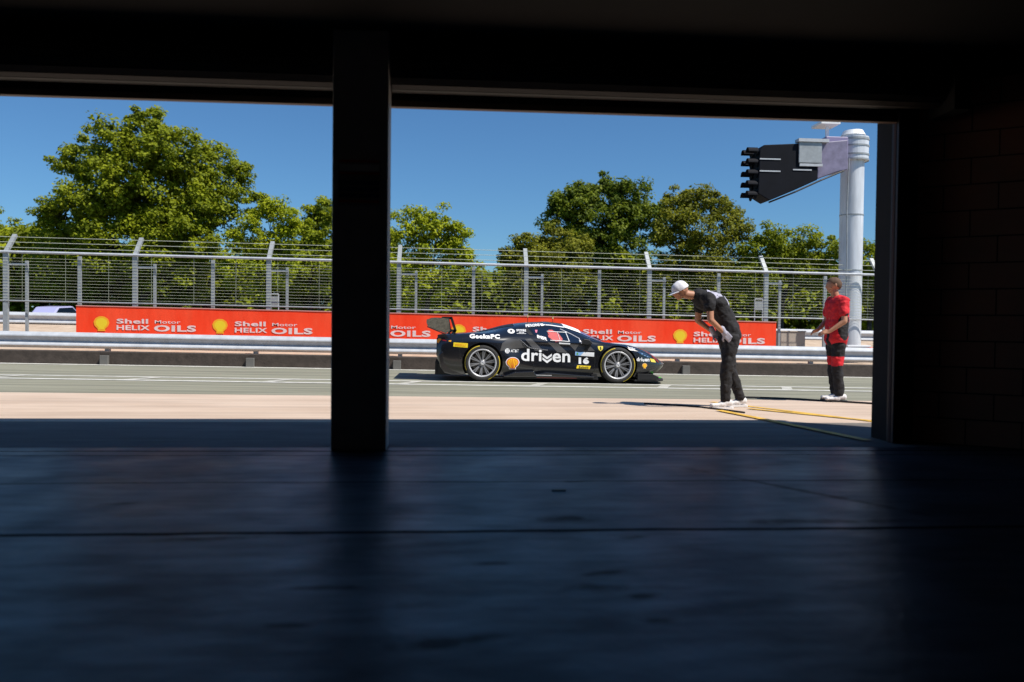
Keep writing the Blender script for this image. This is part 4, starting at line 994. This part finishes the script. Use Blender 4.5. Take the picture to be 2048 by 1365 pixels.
for y_ in (-.08, 0, .08): limb(c_, [(.0, y_, 1.44, .130), (.015, y_, 1.22, .128), (.0, y_, .94, .135)])
for s_, e_ in zip(SH, EL):
    m2 = [s_[q_]+(e_[q_]-s_[q_])*.55 for q_ in range(3)]; limb(c_, [(*s_, .078), (*m2, .072)])
sh2 = fuse(c_, 'shirt', M['redcloth'], p2, .012, 5, .050); sh2.data.materials.append(M['blackcloth'])
for p in sh2.data.polygons:
    c0 = p.center
    if ((c0.z-1.12)/.20)**2+((c0.x-.03)/.10)**2 < 1 and abs(c0.y) > .09: p.material_index = 1
c_ = MB(); limb(c_, [(0, 0, 1.0, .13), (0, 0, .93, .14)])
for h_, k_, f_ in LG: limb(c_, [(*h_, .105), (*k_, .080), (f_[0]+.01, f_[1], .13, .064)])
tr_ = fuse(c_, 'trousers', M['blackcloth'], p2, .012, 5, .055)
tr_.data.materials.append(M['redcloth'])
for p in tr_.data.polygons:
    if .54 < p.center.z < .68: p.material_index = 1
for _, _, f_ in LG:
    c_ = MB(); shoe(c_, f_, (-1, .1, 0)); so_ = fuse(c_, 'shoe', M['shoe'], p2, .010, 2)
    c_ = MB(); solen(c_, (f_[0], f_[1], .0), (-1, .1, 0)); c_.build('shoe_sole', M['trim'], so_)
c_ = MB(); hc = Vector((-.06, 0, 1.735))
for f, u, r in ((-.022, .035, .094), (-.04, .01, .091), (.006, .040, .087)): ball(c_, hc+d*f+up*u, r, n=10)
hr = fuse(c_, 'hair', M['hair'], p2, .010, 3)
bm = bmesh.new(); bm.from_mesh(hr.data)
bmesh.ops.bisect_plane(bm, geom=bm.verts[:]+bm.edges[:]+bm.faces[:], plane_co=hc+up*.035+d*.03, plane_no=-(up-d*.9).normalized(), clear_outer=True)
bm.to_mesh(hr.data); bm.free()

# ------------------------------------------------------------------ trees
def leafmat(name, c0, c1, c2):
    m = bpy.data.materials.new(name); m.use_nodes = True; n = m.node_tree.nodes; l = m.node_tree.links; b = n['Principled BSDF']
    g = n.new('ShaderNodeNewGeometry'); t = n.new('ShaderNodeTexNoise'); t.inputs['Scale'].default_value = .9; t.inputs['Detail'].default_value = 4
    l.new(g.outputs['Position'], t.inputs['Vector'])
    a = n.new('ShaderNodeMath'); a.operation = 'MULTIPLY_ADD'; a.inputs[1].default_value = .45; l.new(g.outputs['Random Per Island'], a.inputs[0])
    s = n.new('ShaderNodeMath'); s.operation = 'SUBTRACT'; s.inputs[1].default_value = .22; l.new(t.outputs[0], s.inputs[0]); l.new(s.outputs[0], a.inputs[2])
    r = n.new('ShaderNodeValToRGB'); e = r.color_ramp.elements; e[0].position = .25; e[0].color = (*c0, 1); e[1].position = .75; e[1].color = (*c2, 1)
    q = e.new(.5); q.color = (*c1, 1); l.new(a.outputs[0], r.inputs[0]); l.new(r.outputs[0], b.inputs['Base Color'])
    b.inputs['Roughness'].default_value = .65; b.inputs['Specular IOR Level'].default_value = .25
    tr = n.new('ShaderNodeBsdfTranslucent'); l.new(r.outputs[0], tr.inputs[0]); mx = n.new('ShaderNodeMixShader'); mx.inputs[0].default_value = .38
    l.new(b.outputs[0], mx.inputs[1]); l.new(tr.outputs[0], mx.inputs[2]); l.new(mx.outputs[0], n['Material Output'].inputs[0]); return m
LM = {'mid': leafmat('leaf_mid', (.105, .135, .004), (.21, .25, .006), (.32, .35, .010)),
      'dark': leafmat('leaf_dark', (.055, .09, .005), (.125, .17, .007), (.21, .25, .012)),
      'bright': leafmat('leaf_bright', (.15, .19, .003), (.28, .33, .005), (.42, .44, .012)),
      'olive': leafmat('leaf_olive', (.09, .10, .006), (.18, .19, .010), (.28, .275, .016))}
def leaves(centres, radii, per, size, rg):
    n = len(centres); m = n*per
    c = np.repeat(np.array(centres), per, 0); rr = np.repeat(np.array(radii), per)
    dv = rg.normal(size=(m, 3)); dv /= np.linalg.norm(dv, axis=1)[:, None]
    c = c+dv*(rr*rg.random(m)**.5)[:, None]*np.array([1.15, 1.15, .75])
    nn_ = dv*.7+np.array([.25, -.25, .75])+rg.normal(size=(m, 3))*.55
    a = np.cross(nn_, rg.normal(size=(m, 3))); a /= np.linalg.norm(a, axis=1)[:, None]
    b = np.cross(nn_, a); b /= np.linalg.norm(b, axis=1)[:, None]
    s = size*(.6+.8*rg.random(m))[:, None]
    V = np.stack([c-a*s*.55, c+b*s*.32, c+a*s*.55, c-b*s*.32], 1).reshape(-1, 3)
    return V
def quadmesh(name, V, m_, parent):
    me = bpy.data.meshes.new(name); nq = len(V)//4
    me.vertices.add(len(V)); me.vertices.foreach_set('co', V.astype('f').ravel())
    me.loops.add(len(V)); me.loops.foreach_set('vertex_index', np.arange(len(V), dtype='i'))
    me.polygons.add(nq); me.polygons.foreach_set('loop_start', np.arange(0, len(V), 4, dtype='i')); me.polygons.foreach_set('loop_total', np.full(nq, 4, dtype='i'))
    me.materials.append(m_); me.update(calc_edges=True); return link(bpy.data.objects.new(name, me), parent)
def tree(label, d, blobs, kind, trunk_px, leaf=.30, dens=1.0, group='trees beyond the debris fence', name='tree', base=None, seed=1):
    rg = np.random.default_rng(seed); cen = []; rad = []; lim = []
    for (px, py, r) in blobs:
        Y = d+(rg.random()-.5)*r/FPX*d*.9; X = Xp(px, Y); Z = Zp(py, px, Y); rm = r/FPX*Dp(px, Y)
        lim.append((X, Y, Z, rm)); k = int(dens*(9+rm*rm*11))
        dv = rg.normal(size=(k, 3)); dv /= np.linalg.norm(dv, axis=1)[:, None]
        u = (.45+.62*rg.random(k))[:, None]
        wob = 1+.18*np.sin(dv[:, :1]*7+px)*np.cos(dv[:, 2:3]*6+py)
        pts = np.array([X, Y, Z])+dv*rm*u*wob*np.array([1, 1, .92])
        keep = pts[:, 2] > .5; cen += list(pts[keep]); rad += list((.28+.42*rg.random(k))[keep]*min(1.2, .45+rm*.35))
    X0 = Xp(trunk_px, d); gz = .1+GZ(X0, d)
    t = empty(name, (X0, d, gz)); tag(t, label, 'tree' if name == 'tree' else name, group)
    V = leaves(cen, rad, 96, leaf*.64, rg)
    o = quadmesh('crown', V-np.array([X0, d, gz]), LM[kind], t)
    tm = MB(); h = max(b_[2] for b_ in lim)-gz; r0 = .022*h+.06
    low = sorted(lim, key=lambda q: q[2])
    top = (sum(q[0] for q in lim)/len(lim)-X0, sum(q[1] for q in lim)/len(lim)-d, h*.55)
    tm.tube((0, 0, -.2), (top[0]*.25, top[1]*.25, h*.28), r0, r0*.7, 10); tm.tube((top[0]*.25, top[1]*.25, h*.28), top, r0*.7, r0*.4, 10)
    for (x, y, z, r) in lim:
        s = rg.random()*.7+.15; st_ = Vector((top[0]*.25, top[1]*.25, h*.28)).lerp(Vector(top), s)
        en = Vector((x-X0, y-d, z-gz)); mid = st_.lerp(en, .5)+Vector((0, 0, .08*r))
        tm.tube(st_, mid, r0*.30, r0*.18, 6); tm.tube(mid, en, r0*.18, r0*.06, 6)
        for q in range(4):
            dv = rg.normal(size=3); dv /= np.linalg.norm(dv); tm.tube(mid.lerp(en, .5), en+Vector(dv)*r*.75, r0*.08, r0*.02, 5)
    tm.build('trunk', M['bark'], t, smooth=True)
    return t
tree('very tall broad tree with an uneven pointed crown at the left', 55, [(292, 250, 38), (235, 285, 55), (330, 300, 70), (400, 345, 72), (265, 360, 95), (160, 325, 48), (185, 395, 75), (330, 415, 105), (430, 395, 65), (475, 345, 26), (130, 440, 50), (250, 480, 105), (375, 485, 85), (512, 415, 30), (95, 428, 26), (150, 520, 80), (320, 560, 90)], 'mid', 290, seed=11, leaf=.32)
tree('low rounded tree at the far left edge behind the fence', 64, [(-60, 455, 50), (0, 470, 42), (55, 478, 38), (100, 500, 40), (20, 520, 60), (-70, 530, 70), (90, 560, 50)], 'mid', 20, seed=12)
tree('small light green tree right of the tallest tree', 50, [(540, 425, 30), (585, 455, 34), (500, 465, 40), (560, 490, 50), (530, 540, 60), (480, 540, 50)], 'bright', 540, seed=13, leaf=.26)
tree('bushy mid green tree with its crown just left of the dark column', 57, [(625, 450, 34), (640, 425, 28), (615, 490, 45), (625, 540, 55), (585, 560, 50)], 'mid', 620, seed=14)
tree('dark tree mostly hidden behind the dark column', 60, [(675, 425, 42), (705, 440, 48), (735, 455, 45), (700, 500, 60), (760, 500, 50), (690, 560, 60)], 'dark', 715, seed=15)
tree('bright yellow green tree just right of the dark column', 45, [(830, 448, 36), (876, 450, 38), (918, 474, 26), (798, 470, 45), (860, 495, 55), (905, 505, 36), (800, 540, 55), (870, 555, 50), (940, 520, 24), (820, 590, 40)], 'bright', 850, seed=16, leaf=.24)
tree('low olive tree right of the gap of open sky', 48, [(1052, 492, 32), (1095, 480, 30), (1140, 495, 40), (1018, 508, 20), (1075, 530, 48), (1130, 550, 50), (1030, 560, 35)], 'olive', 1085, seed=17, leaf=.26)
tree('big dark round crowned tree right of the centre', 60, [(1205, 385, 38), (1155, 400, 44), (1250, 395, 50), (1115, 405, 26), (1195, 450, 75), (1290, 430, 46), (1130, 450, 46), (1250, 500, 70), (1170, 520, 60)], 'dark', 1210, seed=18, leaf=.34)
tree('wide olive green tree between the dark tree and the signal arm', 52, [(1400, 398, 34), (1352, 408, 38), (1440, 415, 36), (1385, 460, 62), (1465, 460, 40), (1330, 460, 45), (1400, 520, 65), (1470, 530, 50), (1340, 540, 50)], 'olive', 1400, seed=19, leaf=.28)
tree('mid green tree under the signal arm', 48, [(1548, 480, 36), (1600, 488, 40), (1505, 500, 34), (1640, 500, 34), (1560, 530, 50), (1620, 550, 50), (1500, 560, 50)], 'mid', 1560, seed=20, leaf=.26)
tree('tree behind the white gantry column', 46, [(1690, 510, 36), (1735, 520, 40), (1790, 525, 50), (1720, 570, 50), (1810, 580, 60)], 'mid', 1735, seed=21, leaf=.26)
# underwood that fills the space below the crowns
rg = np.random.default_rng(5); cen = []; rad = []
for i in range(4600):
    px = -150+2150*rg.random(); Y = 58+14*rg.random(); X = Xp(px, Y); ztop = 6.2+.8*math.sin(px*.013)+.6*math.sin(px*.041)
    if 930 < px < 1010: ztop = min(ztop, 5.0)
    cen.append((X, Y, GZ(X, Y)+.1+ztop*rg.random()**.7)); rad.append(.6+.5*rg.random())
V = leaves(cen, rad, 40, .42, rg)
tag(quadmesh('undergrowth', V, LM['mid'], None), 'dense green underwood below the trees', 'undergrowth', kind='stuff')
